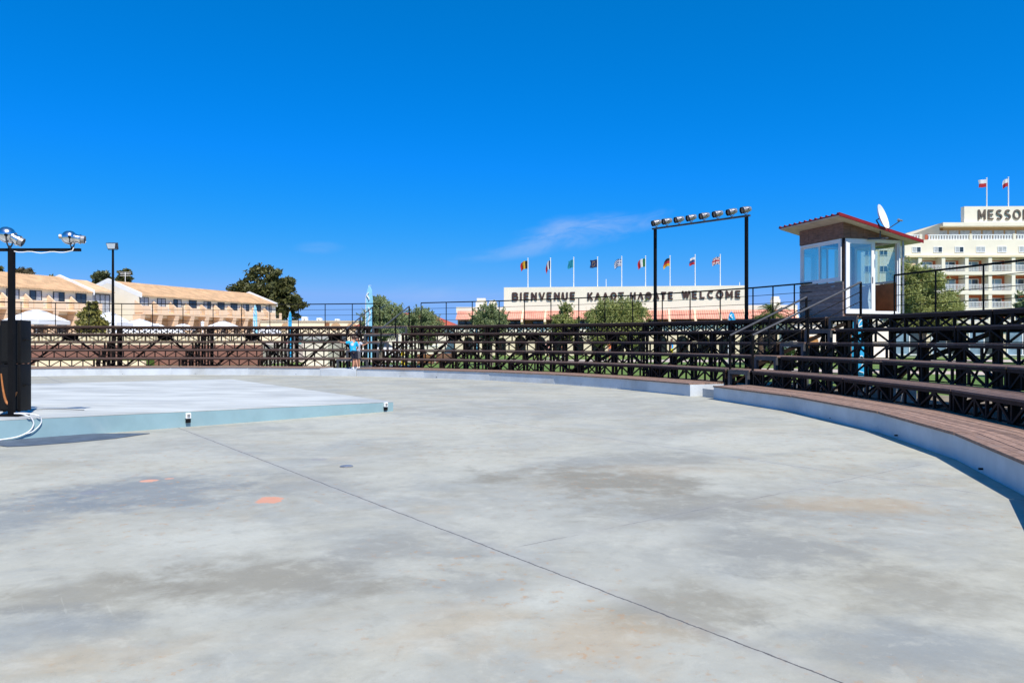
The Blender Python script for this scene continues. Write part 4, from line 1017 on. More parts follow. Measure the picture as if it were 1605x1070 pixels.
# ================================================================== tan roofed hotel wings
DANG=math.atan2(.95,.313)
OA=Vector((gx(145,117),117,0)); OB=Vector((gx(217,124),124,0))
FA=FR(OA,DANG); FB=FR(OB,DANG)
TZ=1.30
def hotel_wing(fr,u0,u1,label,name,wins,bays,zeave,zridge,halfd,par_end):
    b=thing(name,label,'hotel wing',tuple(fr.p((u0+u1)/2,halfd,0))); org=b.location
    def bl_(f,nm,m,par=None): mb=MB(org); f(mb); return mb.build(nm,m,par or b,smooth=0)
    bl_(lambda m:fr.box(m,u0,u1,0,2*halfd,TZ-.5,zeave-.12),'wall',M['cream'])
    # gable walls
    def gab(m,u,w):
        m.extr([fr.p(u,.0,zeave-.115),fr.p(u,halfd,zridge+.12),fr.p(u,2*halfd,zeave-.115)],fr.u*w)
    def par(m,u,w):
        for s in (0,1):
            n0,n1=(-.45,halfd) if s==0 else (2*halfd+.45,halfd)
            za,zb=zeave-.05,zridge+.38
            m.hexa([fr.p(u,n0,za-.5),fr.p(u+w,n0,za-.5),fr.p(u+w,n1,zb-.75),fr.p(u,n1,zb-.75),fr.p(u,n0,za+.25),fr.p(u+w,n0,za+.25),fr.p(u+w,n1,zb),fr.p(u,n1,zb)])
    for e in par_end: bl_(lambda m:gab(m,e[0],e[1]),'gable',M['cream2']); bl_(lambda m:par(m,e[0]-.01,e[1]+.02),'gable_parapet',M['white'])
    ue0=u0+(.32 if any(abs(e[0]-u0)<.1 for e in par_end) else 0); ue1=u1-(.32 if any(abs(e[0]+e[1]-u1)<.1 for e in par_end) else 0)
    def roof(m):
        n=int((ue1-ue0)/.42)
        for s in (0,1):
            nA,nB=(-.55,halfd) if s==0 else (2*halfd+.55,halfd)
            sl=(zridge-zeave)/halfd; za=zeave-.55*sl
            m.hexa([fr.p(ue0,nA,za-.1),fr.p(ue1,nA,za-.1),fr.p(ue1,nB,zridge-.1),fr.p(ue0,nB,zridge-.1),fr.p(ue0,nA,za),fr.p(ue1,nA,za),fr.p(ue1,nB,zridge),fr.p(ue0,nB,zridge)])
        sl=(zridge-zeave)/halfd; za=zeave-.55*sl
        for j in range(n):
            ua_=ue0+(j+.2)*(ue1-ue0)/n; ub_=ua_+.2
            m.hexa([fr.p(ua_,-.6,za+.004),fr.p(ub_,-.6,za+.004),fr.p(ub_,halfd-.1,zridge-.03),fr.p(ua_,halfd-.1,zridge-.03),fr.p(ua_,-.6,za+.08),fr.p(ub_,-.6,za+.08),fr.p(ub_,halfd-.1,zridge+.05),fr.p(ua_,halfd-.1,zridge+.05)])
    bl_(roof,'roof',M['tile'])
    bl_(lambda m:fr.box(m,ue0,ue1,-.3,-.004,zeave-.42,zeave-.27),'gutter_band',M['cream2'])
    for uw in wins:
        f=bl_(lambda m:[fr.frame(m,uw-.95,uw+.95,6.15,8.62,-.07,-.003,.12),fr.box(m,uw-.05,uw+.05,-.065,-.005,6.27,8.5)],'window',M['frame_dark'])
        bl_(lambda m:fr.box(m,uw-.83,uw-.05,-.04,-.006,6.27,8.5),'pane',M['curtain' if random.random()<.5 else 'darkglass'],f)
        bl_(lambda m:fr.box(m,uw+.05,uw+.83,-.04,-.006,6.27,8.5),'pane',M['darkglass' if random.random()<.6 else 'curtain'],f)
    ub0,ub1=bays[0],bays[-1]
    bl_(lambda m:fr.box(m,ub0,ub1,-1.7,-.004,5.72,6.0),'balcony_slab',M['peach'])
    for a,c in zip(bays[:-1],bays[1:]):
        L=c-a
        bl_(lambda m:fr.box(m,a+.12,a+L*.42,-1.7,-1.58,6.005,7.1),'balcony_panel',M['peach'])
        bl_(lambda m:fr.box(m,a+L*.80,c-.0,-1.7,-1.58,6.005,7.1),'balcony_panel',M['peach'])
        def rl(m):
            for h in (6.25,6.5,6.75,7.02): fr.box(m,a+L*.42+.005,a+L*.80-.005,-1.66,-1.62,h,h+.045)
        bl_(rl,'balcony_rail',M['frame_dark'])
        bl_(lambda m:m.extr([fr.p(a-.09,-1.575,6.005),fr.p(a-.09,-1.575,7.0),fr.p(a-.09,-.2,8.0),fr.p(a-.09,-.004,8.0),fr.p(a-.09,-.004,6.005)],fr.u*.18),'balcony_divider',M['peach'])
        # flared arcade support and shaded loggia
        bl_(lambda m:m.extr([fr.p(a-.45,-1.68,5.715),fr.p(a-.45,-.004,5.715),fr.p(a-.45,-.004,TZ-.1),fr.p(a-.45,-.75,TZ-.1)],fr.u*.9),'arcade_support',M['peach'])
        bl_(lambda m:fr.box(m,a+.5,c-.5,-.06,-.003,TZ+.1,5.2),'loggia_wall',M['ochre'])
        f=bl_(lambda m:fr.frame(m,a+1.5,c-.7,TZ+.1,3.9,-.12,-.063,.1),'loggia_door',M['frame_dark'])
        bl_(lambda m:fr.box(m,a+1.6,c-.8,-.09,-.064,TZ+.2,3.8),'pane',M['darkglass'],f)
    return b
wB=[upx(FB,p) for p in (225.7,252.8,278,302,324.8,346.4,366.6,385.4,404,421)]
LBB=upx(FB,432)
bB=[wB[0]-1.9]+[(a+b)/2 for a,b in zip(wB[:-1],wB[1:])]+[LBB-.3]
hotel_wing(FB,0,LBB,'far tan roofed hotel wing with ten balcony bays and a white gable','hotel_wing',wB,bB,9.02,11.35,6.4,((0,.3),(LBB-.3,.3)))
wA=[upx(FA,p) for p in (126.8,92,55.8,20,-18)]
wA+= [wA[-1]-3.9*k for k in range(1,4)]
wA=wA[::-1]
bA=[(a+b)/2 for a,b in zip(wA[:-1],wA[1:])]+[wA[-1]+2.3]
hotel_wing(FA,wA[0]-2.5,-.0,'closer tan roofed hotel wing above the white market umbrella','hotel_wing',wA,bA,9.0,11.35,6.4,((-.3,.3),))
# glazed link between the two wings
lk=thing('stair_link','narrow glazed stair block with tiled roof between the two hotel wings','stair block',tuple(FA.p(3.5,6,0))); org=lk.location
def kb(f,nm,m,par=None): mb=MB(org); f(mb); return mb.build(nm,m,par or lk,smooth=0)
u1=upx(FA,178)
kb(lambda m:FA.box(m,.02,u1+.6,.9,11,TZ-.5,9.0),'wall',M['cream2'])
kb(lambda m:FA.hexa if False else m.hexa([FA.p(.02,.2,9.005),FA.p(u1+.5,.2,9.005),FA.p(u1+.5,6,11.0),FA.p(.02,6,11.0),FA.p(.02,.2,9.15),FA.p(u1+.5,.2,9.15),FA.p(u1+.5,6,11.15),FA.p(.02,6,11.15)]),'roof',M['tile'])
gf=kb(lambda m:[FA.frame(m,.3,u1+.1,5.4,8.75,.78,.896,.12)]+[FA.box(m,.3+(u1-.2)*k/4-.05,.3+(u1-.2)*k/4+.05,.785,.89,5.52,8.63) for k in (1,2,3)],'stair_window',M['frame_dark'])
kb(lambda m:FA.box(m,.42,u1-.02,.84,.894,5.52,8.63),'pane',M['curtain'],gf)
# chairs on the balconies
def chair(label,fr,u,z):
    m=MB(fr.p(u,-.9,z)); q=lambda a,b,c: fr.p(u+a,-.9+b,z+c)
    def bx(a0,a1,b0,b1,c0,c1): m.hexa([q(a0,b0,c0),q(a1,b0,c0),q(a1,b1,c0),q(a0,b1,c0),q(a0,b0,c1),q(a1,b0,c1),q(a1,b1,c1),q(a0,b1,c1)])
    bx(-.26,.26,-.26,.26,.42,.47); bx(-.26,.26,.21,.26,.48,1.0)
    for a in (-.25,.20):
        for b in (-.25,.20): bx(a,a+.05,b,b+.05,0,.419)
    for a in (-.29,.23): bx(a,a+.06,-.26,.2,.62,.67)
    m.build('plastic_chair',M['white'],smooth=0,label=label,cat='chair',group='white chairs on the hotel balconies')
for k,uw in enumerate(wB):
    for s in (-.1,.62): chair('white plastic chair on a balcony of the far tan roofed wing',FB,uw+s,6.005)
for k,uw in enumerate(wA[-4:]): chair('white plastic chair on a balcony of the closer tan roofed wing',FA,uw+.3,6.005)
# aerial on the far roof
q=FB.p(upx(FB,244),6.4,11.35); m=MB(q); m.path([q,q+Vector((0,0,1.7))],.05,6)
for h in (1.1,1.4,1.65): m.beam(q+Vector((-.9,0,h)),q+Vector((.9,0,h)),.06,.06)
for x in (-.8,-.3,.3,.8): m.beam(q+Vector((x,-.4,1.65)),q+Vector((x,.4,1.67)),.05,.05)
m.build('roof_aerial',M['white'],label='pale television aerial on the ridge of the far hotel wing',cat='aerial')

# terrace with red-brown retaining wall and balustrade
XW=gx(409,50)
mb=MB(); mb.prism([(-130,50.45),(XW-.3,50.45),(XW+1.5,80),(-20,125),(-30,175),(-130,175)],-.3,TZ); mb.build('terrace',M['terracepave'],kind='structure',smooth=0)
rw_=thing('retaining_wall','long red brown retaining wall with cream balustrade under the umbrellas','retaining wall',(-27,50.2,0)); org=rw_.location
m=MB(org); m.box((-60,50,-.1),(XW,50.44,TZ-.02)); m.build('wall',M['brownwall'],rw_,smooth=0)
FW=FR((-60,50.05,0),0)
def bw(f,nm,mt,par=None): mb=MB(org); f(mb); return mb.build(nm,mt,par or rw_,smooth=0)
def cbal(m):
    L=XW+60; FW.box(m,0,L,0,.3,TZ+.62,TZ+.76); FW.box(m,0,L,0,.3,TZ-.018,TZ+.1)
    n=int(L/.26)
    for j in range(n): u=(j+.5)*L/n; FW.box(m,u-.085,u+.085,.05,.25,TZ+.101,TZ+.619)
bw(cbal,'balustrade',M['yellowcream'])
m=MB((gx(180,47.5),47.5,0)); m.box((gx(58,47.5),47.3,-.1),(gx(228,47.5),47.6,.32)); m.build('garden_wall',M['yellowcream'],smooth=0,label='low cream garden wall in front of the red brown wall',cat='garden wall')
m=MB((gx(150,48.5),48.5,0)); m.box((gx(70,48.5),47.61,-.1),(gx(226,48.5),49.9,.42)); m.build('planting_bed',M['lawn'],kind='structure',smooth=0)
# cream kiosk, low boundary building with arches
kz=46.
kk=thing('cream_kiosk','plain cream block with a grey ledge seen through the lattice beside the stair','kiosk',(gx(494,kz),kz+1,0)); org=kk.location
m=MB(org); m.box((gx(475,kz),kz,-.1),(gx(514,kz),kz+2.2,hz(532,kz))); m.build('wall',M['cream2'],kk,smooth=0)
m=MB(org); m.box((gx(474,kz),kz-.08,hz(532,kz)+.002),(gx(515,kz),kz+2.3,hz(527,kz))); m.build('roof_ledge',M['concrete'],kk,smooth=0)
d=118.
BB=FR((gx(408,d),d,0),R(3))
bb=thing('boundary_building','long low cream building with arched openings beyond the far bleacher','building',tuple(BB.p(8,3,0))); org=bb.location
def bbb(f,nm,mt,par=None): mb=MB(org); f(mb); return mb.build(nm,mt,par or bb,smooth=0)
ub=lambda px: upx(BB,px); bz=lambda py: hz(py,d)
bbb(lambda m:BB.box(m,ub(408),ub(576),0,7,-.1,bz(503.5)),'wall',M['yellowcream'])
bbb(lambda m:BB.box(m,ub(407),ub(577),-.2,7.2,bz(503.5)+.003,bz(502.2)),'roof_edge',M['cream'])
bbb(lambda m:BB.box(m,ub(509),ub(516.5),-.06,-.003,bz(510.5),bz(505.5)),'shutter',mat('brown_shutter',(.25,.11,.045),.7,.2,3))
for p in (449,526.5,551.5):
    def ar(m):
        u=ub(p); pts=[(u-.7,bz(517)),(u+.7,bz(517))]+[(u+.7*math.cos(PI*j/10),bz(511)+.55*math.sin(PI*j/10)) for j in range(11)]
        m.extr([BB.p(x,-.07,z) for x,z in pts],BB.n*.064)
    bbb(ar,'arch_opening',M['ochre'])
for p,w in ((462,.5),(470,.9),(500,1.0),(525,.9),(540,.9),(560,.6)):
    bbb(lambda m:BB.box(m,ub(p)-.4,ub(p)+.4,-.07,-.003,-.05,2.6),'door',M['darkglass'])
for k,(p,t,w) in enumerate(((484.5,497.2,3.8),(507,499,3.3),(534.5,500.5,2.9))):
    dd=124.; m=MB((gx(p,dd),dd,bz(502))); x=gx(p,dd); z0=bz(502.2)+.0; z1=hz(t,dd); h=w/20*1.0
    wv=w*dd/F
    m.box((x-wv,dd-3,z0),(x-wv*.25,dd-2,z1)); m.box((x+wv*.25,dd-3,z0),(x+wv,dd-2,z1)); m.box((x-wv*.249,dd-3,z0+(z1-z0)*.6),(x+wv*.249,dd-2,z1))
    m.build('roof_vent',M['white'],smooth=0,label='small white vent on the low cream roof, %s'%['the one just past the pine','middle of three','the one closest to the tall cyan flag'][k],cat='roof vent',group='white roof vents')

# ------------------------------------------------------------------ umbrellas
def umbrella(label,px,py,half,pye,d,group='white parasols on the pool terrace'):
    x=gx(px,d); zt=hz(py,d); ze=hz(pye,d); w=half*d/F
    u=thing('parasol',label,'parasol',(x,d,TZ),R(random.uniform(-12,12)),group); zt-=TZ; ze-=TZ
    m=MB(); k=.22; pz_=zt-(zt-ze)*.16
    def pyr(r0,z0,r1,z1):
        n=8
        for j in range(4):
            a=R(45+90*j); b=R(135+90*j); A=Vector((math.cos(a),math.sin(a),0))*1.414; Bq=Vector((math.cos(b),math.sin(b),0))*1.414
            Mi=(A+Bq)/2
            up=Vector((0,0,1))
            p=[A*r0+up*z0,Mi*r0*.97+up*(z0+.04),Bq*r0+up*z0,Bq*r1+up*z1,A*r1+up*z1]
            m.add(p,[(0,1,4),(1,3,4),(1,2,3)])
    pyr(w,ze,w*.27,pz_); pyr(w*.34,pz_-.02,w*.02,zt)
    for j in range(4):
        a=R(45+90*j); b=R(135+90*j); A=Vector((math.cos(a),math.sin(a),0))*1.414*w; Bq=Vector((math.cos(b),math.sin(b),0))*1.414*w
        up=Vector((0,0,1)); m.add([A+up*ze,Bq+up*ze,Bq*.995+up*(ze-.24),A*.995+up*(ze-.24)],[(0,1,2,3)])
    m.build('canopy',M['whitecloth'],u,smooth=0)
    m=MB(); m.path([(0,0,0),(0,0,zt-.08)],.035,8); m.build('pole',M['alu'],u)
    m=MB(); m.box((-.3,-.3,0),(.3,.3,.08)); m.build('base',M['concrete'],u,smooth=0)
    return u
umbrella('big white parasol just behind the stage pole and loudspeakers',57,485,33,503,53)
umbrella('white parasol half hidden behind the conical shrub',171,489,25,506,66)
umbrella('wide white parasol with its peak beside the cream gable corner',219,500,23,510,74)
umbrella('smaller white parasol under the second balcony bay of the far wing',246,507,13,514,88)
umbrella('smaller white parasol under the third balcony bay of the far wing',287,507,13,514,90)
umbrella('white parasol standing alone between the white lantern and the first cyan flag',350,503,17,511,86)
umbrella('white parasol whose canopy shows only through the top lattice, beside the floodlight mast',200,512,19,521,72)
umbrella('white parasol whose canopy shows only through the top lattice, below the lantern',268,511,19,521,75)
umbrella('white parasol whose canopy shows only through the top lattice, by the pale cyan flag',421,510,15,520,92)
umbrella('white parasol whose canopy shows only through the top lattice, near the edge of the shrub',236,513,15,521,84)
# white lantern
d=70.; x=gx(317.5,d); t_=thing('garden_lantern','white garden lantern with a pointed cap between the parasols','lantern',(x,d,TZ)); zt=hz(503,d)-TZ
m=MB(); m.path([(0,0,0),(0,0,zt-.55)],.045,8); m.build('post',M['white'],t_)
m=MB(); m.lathe([(zt-.56,.07),(zt-.5,.13),(zt-.15,.15),(zt-.13,.19),(zt-.06,.1),(zt,.02)],(0,0,0),(0,0,1),12); m.build('lamp_head',M['white'],t_)
# sun loungers near the balustrade
def lounger(label,x,y,rz):
    l=thing('sun_lounger',label,'sun lounger',(x,y,TZ),rz,'white sun loungers on the pool terrace')
    m=MB(); m.box((-.95,-.32,.30),(.45,.32,.38)); m.build('bed',M['white'],l,smooth=0)
    m=MB(); m.hexa([(.455,-.32,.32),(.49,-.32,.26),(1.05,-.32,.75),(1.0,-.32,.8),(.455,.32,.32),(.49,.32,.26),(1.05,.32,.75),(1.0,.32,.8)]); m.build('backrest',M['whitecloth'],l,smooth=0)
    for sx in (-.85,.35):
        for sy in (-.28,.28):
            m=MB(); m.box((sx-.03,sy-.03,0),(sx+.03,sy+.03,.299)); m.build('leg',M['white'],l,smooth=0)
for k,px in enumerate((66,96,190,214,238,262,292,333,366,392)):
    lounger('white sun lounger on the terrace behind the balustrade',gx(px,55+k%3),55+k%3,R(60+17*(k%4)))

# ------------------------------------------------------------------ trees
def leaves(blobs,n,size,asp=.45,clump=.28,nclump=None,org=(0,0,0),up=0.0,seed=1,shoots=0):
    rs=np.random.RandomState(seed); B=np.array(blobs,float); vol=B[:,3]*B[:,4]*B[:,5]; pr=vol**.8; pr/=pr.sum()
    nc=nclump or max(24,n//75)
    bi=rs.choice(len(B),nc,p=pr); dirs=rs.normal(size=(nc,3)); dirs/=np.linalg.norm(dirs,axis=1)[:,None]
    rad=rs.uniform(.12,1,nc)**.45*rs.uniform(.85,1.18 if shoots else 1.06,nc)
    cc=B[bi,:3]+dirs*B[bi,3:]*rad[:,None]
    ci=rs.randint(0,nc,n); sp=clump*B[bi[ci],3:].mean(1)*rs.uniform(.6,1.25,nc)[ci]
    c=cc[ci]+rs.normal(size=(n,3))*sp[:,None]*np.array([1,1,.75])
    if shoots:      # upright leafy shoots breaking the outline
        per=34; si=rs.choice(len(B),shoots,p=pr); sd=rs.normal(size=(shoots,3)); sd[:,2]=np.abs(sd[:,2])*.8+.25; sd/=np.linalg.norm(sd,axis=1)[:,None]
        root=B[si,:3]+sd*B[si,3:]*.85; dr=sd+rs.normal(size=(shoots,3))*.35+np.array([0,0,.7]); dr/=np.linalg.norm(dr,axis=1)[:,None]
        ln=rs.uniform(.2,.55,shoots); tt=rs.uniform(0,1,(shoots,per))
        pts=root[:,None,:]+dr[:,None,:]*(tt*ln[:,None])[:,:,None]+rs.normal(size=(shoots,per,3))*(.045*(1.25-tt))[:,:,None]
        c=np.concatenate([c,pts.reshape(-1,3)]); n=len(c)
    a=rs.normal(size=(n,3)); a[:,2]+=up; a/=np.linalg.norm(a,axis=1)[:,None]
    b=rs.normal(size=(n,3)); b-=a*(a*b).sum(1)[:,None]; b/=np.linalg.norm(b,axis=1)[:,None]
    s=size*rs.uniform(.6,1.35,n)[:,None]
    L=a*s; Wd=b*s*asp
    V=np.stack([c-L,c+Wd*.9-L*.1,c+L,c-Wd*.9-L*.1],1).reshape(-1,3)-np.array(org)
    return V,cc
def leaf_mesh(name,V,mt,par):
    me=bpy.data.meshes.new(name); n=len(V)//4
    me.vertices.add(len(V)); me.vertices.foreach_set('co',V.astype(np.float32).ravel())
    me.loops.add(len(V)); me.loops.foreach_set('vertex_index',np.arange(len(V),dtype=np.int32))
    me.polygons.add(n); me.polygons.foreach_set('loop_start',np.arange(0,4*n,4,dtype=np.int32))
    me.update(calc_edges=True); me.validate(); me.materials.append(mt)
    o=bpy.data.objects.new(name,me); COL.objects.link(o); o.parent=par; return o
OLV=1.06
def tree(name,label,cat,base,blobs,n,size,lm,bm__,trunk_r,asp=.45,clump=.28,group=None,seed=1,fork=.35,nlimb=7,up=0,lean=0,nc=None):
    base=Vector(base); t=thing(name,label,cat,tuple(base),0,group)
    if name=='olive_tree': blobs=[(a,b,c,d_*OLV,e_*OLV,f_*OLV) for a,b,c,d_,e_,f_ in blobs]; n=int(n*1.35)
    V,cc=leaves(blobs,n,size,asp,clump,nc,tuple(base),up,seed,90 if name=='olive_tree' else 0); leaf_mesh('crown',V,lm,t)
    B=np.array(blobs); ctr=Vector(B[:,:3].mean(0)); rnd=random.Random(seed)
    hf=base+Vector((lean,0,(ctr.z-base.z)*fork)); m=MB(base)
    m.path([base+Vector((0,0,-.1)),base.lerp(hf,.5)+Vector((rnd.uniform(-1,1)*trunk_r*.4,0,0)),hf,hf.lerp(ctr,.6)],[trunk_r*1.25,trunk_r,trunk_r*.85,trunk_r*.4],9); m.build('trunk',bm__,t)
    m=MB(base)
    for k in range(nlimb):
        e=Vector(cc[rnd.randrange(len(cc))]); s0=hf.lerp(ctr,rnd.uniform(0,.5)); md=s0.lerp(e,.5)+Vector((rnd.uniform(-.2,.2),rnd.uniform(-.2,.2),.25))*trunk_r*4
        m.path([s0,md,e],[trunk_r*.5,trunk_r*.3,trunk_r*.1],6)
    m.build('limbs',bm__,t) if nlimb else None
    return t
LM={'olive':leaf_mat('olive_leaf',(.12,.165,.055),(.42,.48,.24),.4),'olive2':leaf_mat('yellow_olive_leaf',(.15,.19,.05),(.50,.52,.19),.42),
'pine':leaf_mat('dark_evergreen_leaf',(.03,.045,.012),(.15,.145,.045),.25),'magnolia':leaf_mat('glossy_leaf',(.035,.06,.012),(.33,.29,.07),.25),
'euc':leaf_mat('grey_green_leaf',(.04,.06,.022),(.15,.165,.07)),'brown':leaf_mat('brown_green_leaf',(.05,.042,.02),(.14,.11,.055)),
'palm':leaf_mat('palm_leaf',(.022,.045,.010),(.13,.17,.035)),'hedge':leaf_mat('hedge_leaf',(.02,.05,.012),(.08,.14,.03))}
def pxblob(d,px,py,rx,ry,dy=0,rz=None):
    k=d/F; return (gx(px,d),d+dy,hz(py,d),rx*k,(rz or rx)*k,ry*k)
# big pine-like tree behind the far wing
D=175.
tree('pine_tree','big dark spreading evergreen behind the far end of the tan roofed wing','tree',(gx(425,D),D,0),
 [pxblob(D,412,430,26,13),pxblob(D,440,437,18,13),pxblob(D,385,452,22,12),pxblob(D,420,458,34,18),pxblob(D,452,455,18,18),pxblob(D,455,478,23,12),pxblob(D,430,488,26,14),pxblob(D,462,500,10,8),pxblob(D,368,460,10,6),pxblob(D,445,468,24,14)],13000,.5,LM['pine'],M['bark2'],.55,.5,.17,seed=3)
D=165.
tree('bushy_tree','small brown green tree rising over the closer hotel roof behind the stage pole','tree',(gx(35,D),D,0),[pxblob(D,36,428,13,10),pxblob(D,42,434,9,8),pxblob(D,30,438,8,6)],1500,.4,LM['brown'],M['bark2'],.3,.5,.25,seed=4)
tree('bushy_tree','tiny dark tree top peeping over the roof at the picture edge','tree',(gx(-6,D),D,0),[pxblob(D,-5,427,9,10),pxblob(D,-8,420,6,8)],900,.4,LM['pine'],M['bark2'],.3,.5,.25,seed=5)
tree('bushy_tree','low green tree top just showing above the white roof ridge','tree',(gx(84,D),D,0),[pxblob(D,81,438,7,6),pxblob(D,92,439,4,5)],700,.35,LM['euc'],M['bark2'],.3,.5,.25,seed=6)
tree('bushy_tree','pale green rounded tree behind the roof of the stair block','tree',(gx(162,D),D,0),[pxblob(D,160,436,13,10),pxblob(D,172,440,9,8),pxblob(D,152,432,6,6)],1900,.4,LM['euc'],M['bark2'],.3,.5,.22,seed=7)
tree('slender_tree','taller dark green tree just past the floodlight mast','tree',(gx(196,D),D,0),[pxblob(D,196,428,9,10),pxblob(D,198,440,9,9),pxblob(D,190,438,8,7)],1900,.38,LM['pine'],M['bark2'],.3,.5,.22,seed=8)
# conical glossy shrub on the terrace
D=55.
tree('conical_shrub','dense conical glossy shrub with yellowish tips on the terrace','shrub',(gx(143,D),D,TZ),
 [pxblob(D,143,483,9,10),pxblob(D,142,495,17,11),pxblob(D,143,508,23,13),pxblob(D,143,519,22,9),pxblob(D,141,475,5,5)],5200,.16,LM['magnolia'],M['bark'],.12,.5,.16,seed=9,nlimb=4,nc=320)
# olives
D=47.
tree('olive_tree','grey green olive tree behind the aisle stair, next to the tall cyan flag','tree',(gx(597,D),D,0),
 [pxblob(D,600,482,20,14),pxblob(D,590,500,22,16),pxblob(D,615,500,20,18),pxblob(D,603,518,26,14),pxblob(D,578,512,12,14),pxblob(D,622,488,10,10)],14250,.085,LM['olive'],M['bark'],.2,.3,.17,seed=11,up=.4)
D=52.
tree('olive_tree','olive tree in front of the small red hip roof','tree',(gx(662,D),D,0),
 [pxblob(D,660,497,20,11),pxblob(D,645,508,14,12),pxblob(D,678,510,15,14),pxblob(D,660,518,26,13),pxblob(D,668,530,14,10)],12000,.085,LM['olive'],M['bark'],.2,.3,.17,seed=12,up=.4)
D=50.
tree('olive_tree','rounded olive tree under the chimneys of the welcome building','tree',(gx(768,D),D,0),
 [pxblob(D,764,488,13,9),pxblob(D,752,500,12,10),pxblob(D,780,500,15,12),pxblob(D,768,512,24,12),pxblob(D,770,526,16,12)],11250,.085,LM['olive'],M['bark'],.2,.3,.17,seed=13,up=.4)
D=52.
tree('olive_tree','slim loose olive tree below the gap between BIENVENUE and the greek words','tree',(gx(885,D),D,0),
 [pxblob(D,886,490,9,11),pxblob(D,880,502,14,10),pxblob(D,896,508,12,10),pxblob(D,884,517,18,12),pxblob(D,888,530,10,10)],7800,.085,LM['olive2'],M['bark'],.17,.3,.17,seed=14,up=.4)
D=48.
tree('olive_tree','largest olive tree, covering part of the greek words of the sign','tree',(gx(962,D),D,0),
 [pxblob(D,950,485,20,13),pxblob(D,982,484,20,14),pxblob(D,935,498,18,14),pxblob(D,965,498,30,17),pxblob(D,1000,498,17,18),pxblob(D,1004,483,9,10),pxblob(D,965,518,38,14),pxblob(D,940,528,18,14),pxblob(D,985,530,20,13)],25500,.085,LM['olive2'],M['bark'],.24,.3,.2,seed=15,up=.4)
D=40.
tree('olive_tree','leafy yellow green olive tree right beside the glazed cabin'.replace('right beside','close beside'),'tree',(gx(1445,D),D,0),
 [pxblob(D,1425,430,17,17),pxblob(D,1450,442,26,18),pxblob(D,1432,465,28,22),pxblob(D,1478,470,24,18),pxblob(D,1415,445,16,26),pxblob(D,1460,488,38,18),pxblob(D,1425,500,26,18),pxblob(D,1500,482,12,10),pxblob(D,1475,505,24,14)],26000,.09,LM['olive2'],M['bark'],.24,.28,.17,seed=16,up=.3)
D=33.
tree('olive_tree','young grey green tree at the picture edge in front of the tower balconies','tree',(gx(1625,D),D,0),[pxblob(D,1615,478,12,12),pxblob(D,1630,495,26,16)],3500,.12,LM['olive'],M['bark'],.15,.3,.17,seed=17,up=.3)
# palm / cycad
def palm(name,label,base,zt,nf,L,seed):
    base=Vector(base); t=thing(name,label,'palm',tuple(base)); rnd=random.Random(seed)
    m=MB(base); n=9; m.path([base+Vector((0,0,(zt-base.z)*k/n)) for k in range(n+1)],[.2-.004*k+(.025 if k%2 else 0) for k in range(n+1)],10); m.build('trunk',M['bark2'],t)
    for k in range(nf):
        az=rnd.uniform(0,2*PI); el=rnd.uniform(-.35,1.25); l=L*rnd.uniform(.8,1.1); m=MB(base); pts=[]
        for j in range(13):
            f=j/12; r=l*f*math.cos(el)*(1-.12*f); z=zt+l*(math.sin(el)*f-.55*f*f)
            pts.append(Vector((base.x+math.cos(az)*r,base.y+math.sin(az)*r,z)))
        m.path(pts,[.022*(1-.8*j/12) for j in range(13)],4)
        sd=Vector((-math.sin(az),math.cos(az),0))
        for j in range(1,13):
            for h in (0,.5):
                p=pts[j-1].lerp(pts[j],h+.25); dirv=(pts[j]-pts[j-1]).normalized(); ll=l*.24*math.sin(PI*min(.97,(j+h)/13.5))+.05
                for s in (1,-1):
                    e=p+(sd*s*.85+dirv*.55+Vector((0,0,.12-.3*rnd.random())))*ll; w=dirv*.022
                    m.add([p-w,p+w,e],[(0,1,2)])
        m.build('frond',LM['palm'],t,smooth=0)
    return t
D=50.
palm('palm_tree','spiky dark green palm beyond the handrails, beside the cabin wall',(gx(1212,D),D,0),hz(492,D),46,1.75,5)
palm('palm_tree','low yellowish palm right behind the gantry post'.replace('right ',''),(gx(1192,D+3),D+3,0),hz(505,D+3),30,1.5,6)
# hedge beyond the stair
V,cc=leaves([(gx(1180+22*k,54),54,.55,.75,.7,.75) for k in range(9)],7000,.1,.5,.22,None,(gx(1265,54),54,0),0,21)
h=thing('clipped_hedge','low dark green hedge on the lawn beyond the handrail stair','hedge',(gx(1265,54),54,0)); leaf_mesh('foliage',V,LM['hedge'],h)
m=MB(h.location)
for k in range(9): m.path([(gx(1180+22*k,54),54,-.05),(gx(1180+22*k,54)+.1,54,.7)],.03,5)
m.build('stems',M['bark'],h)

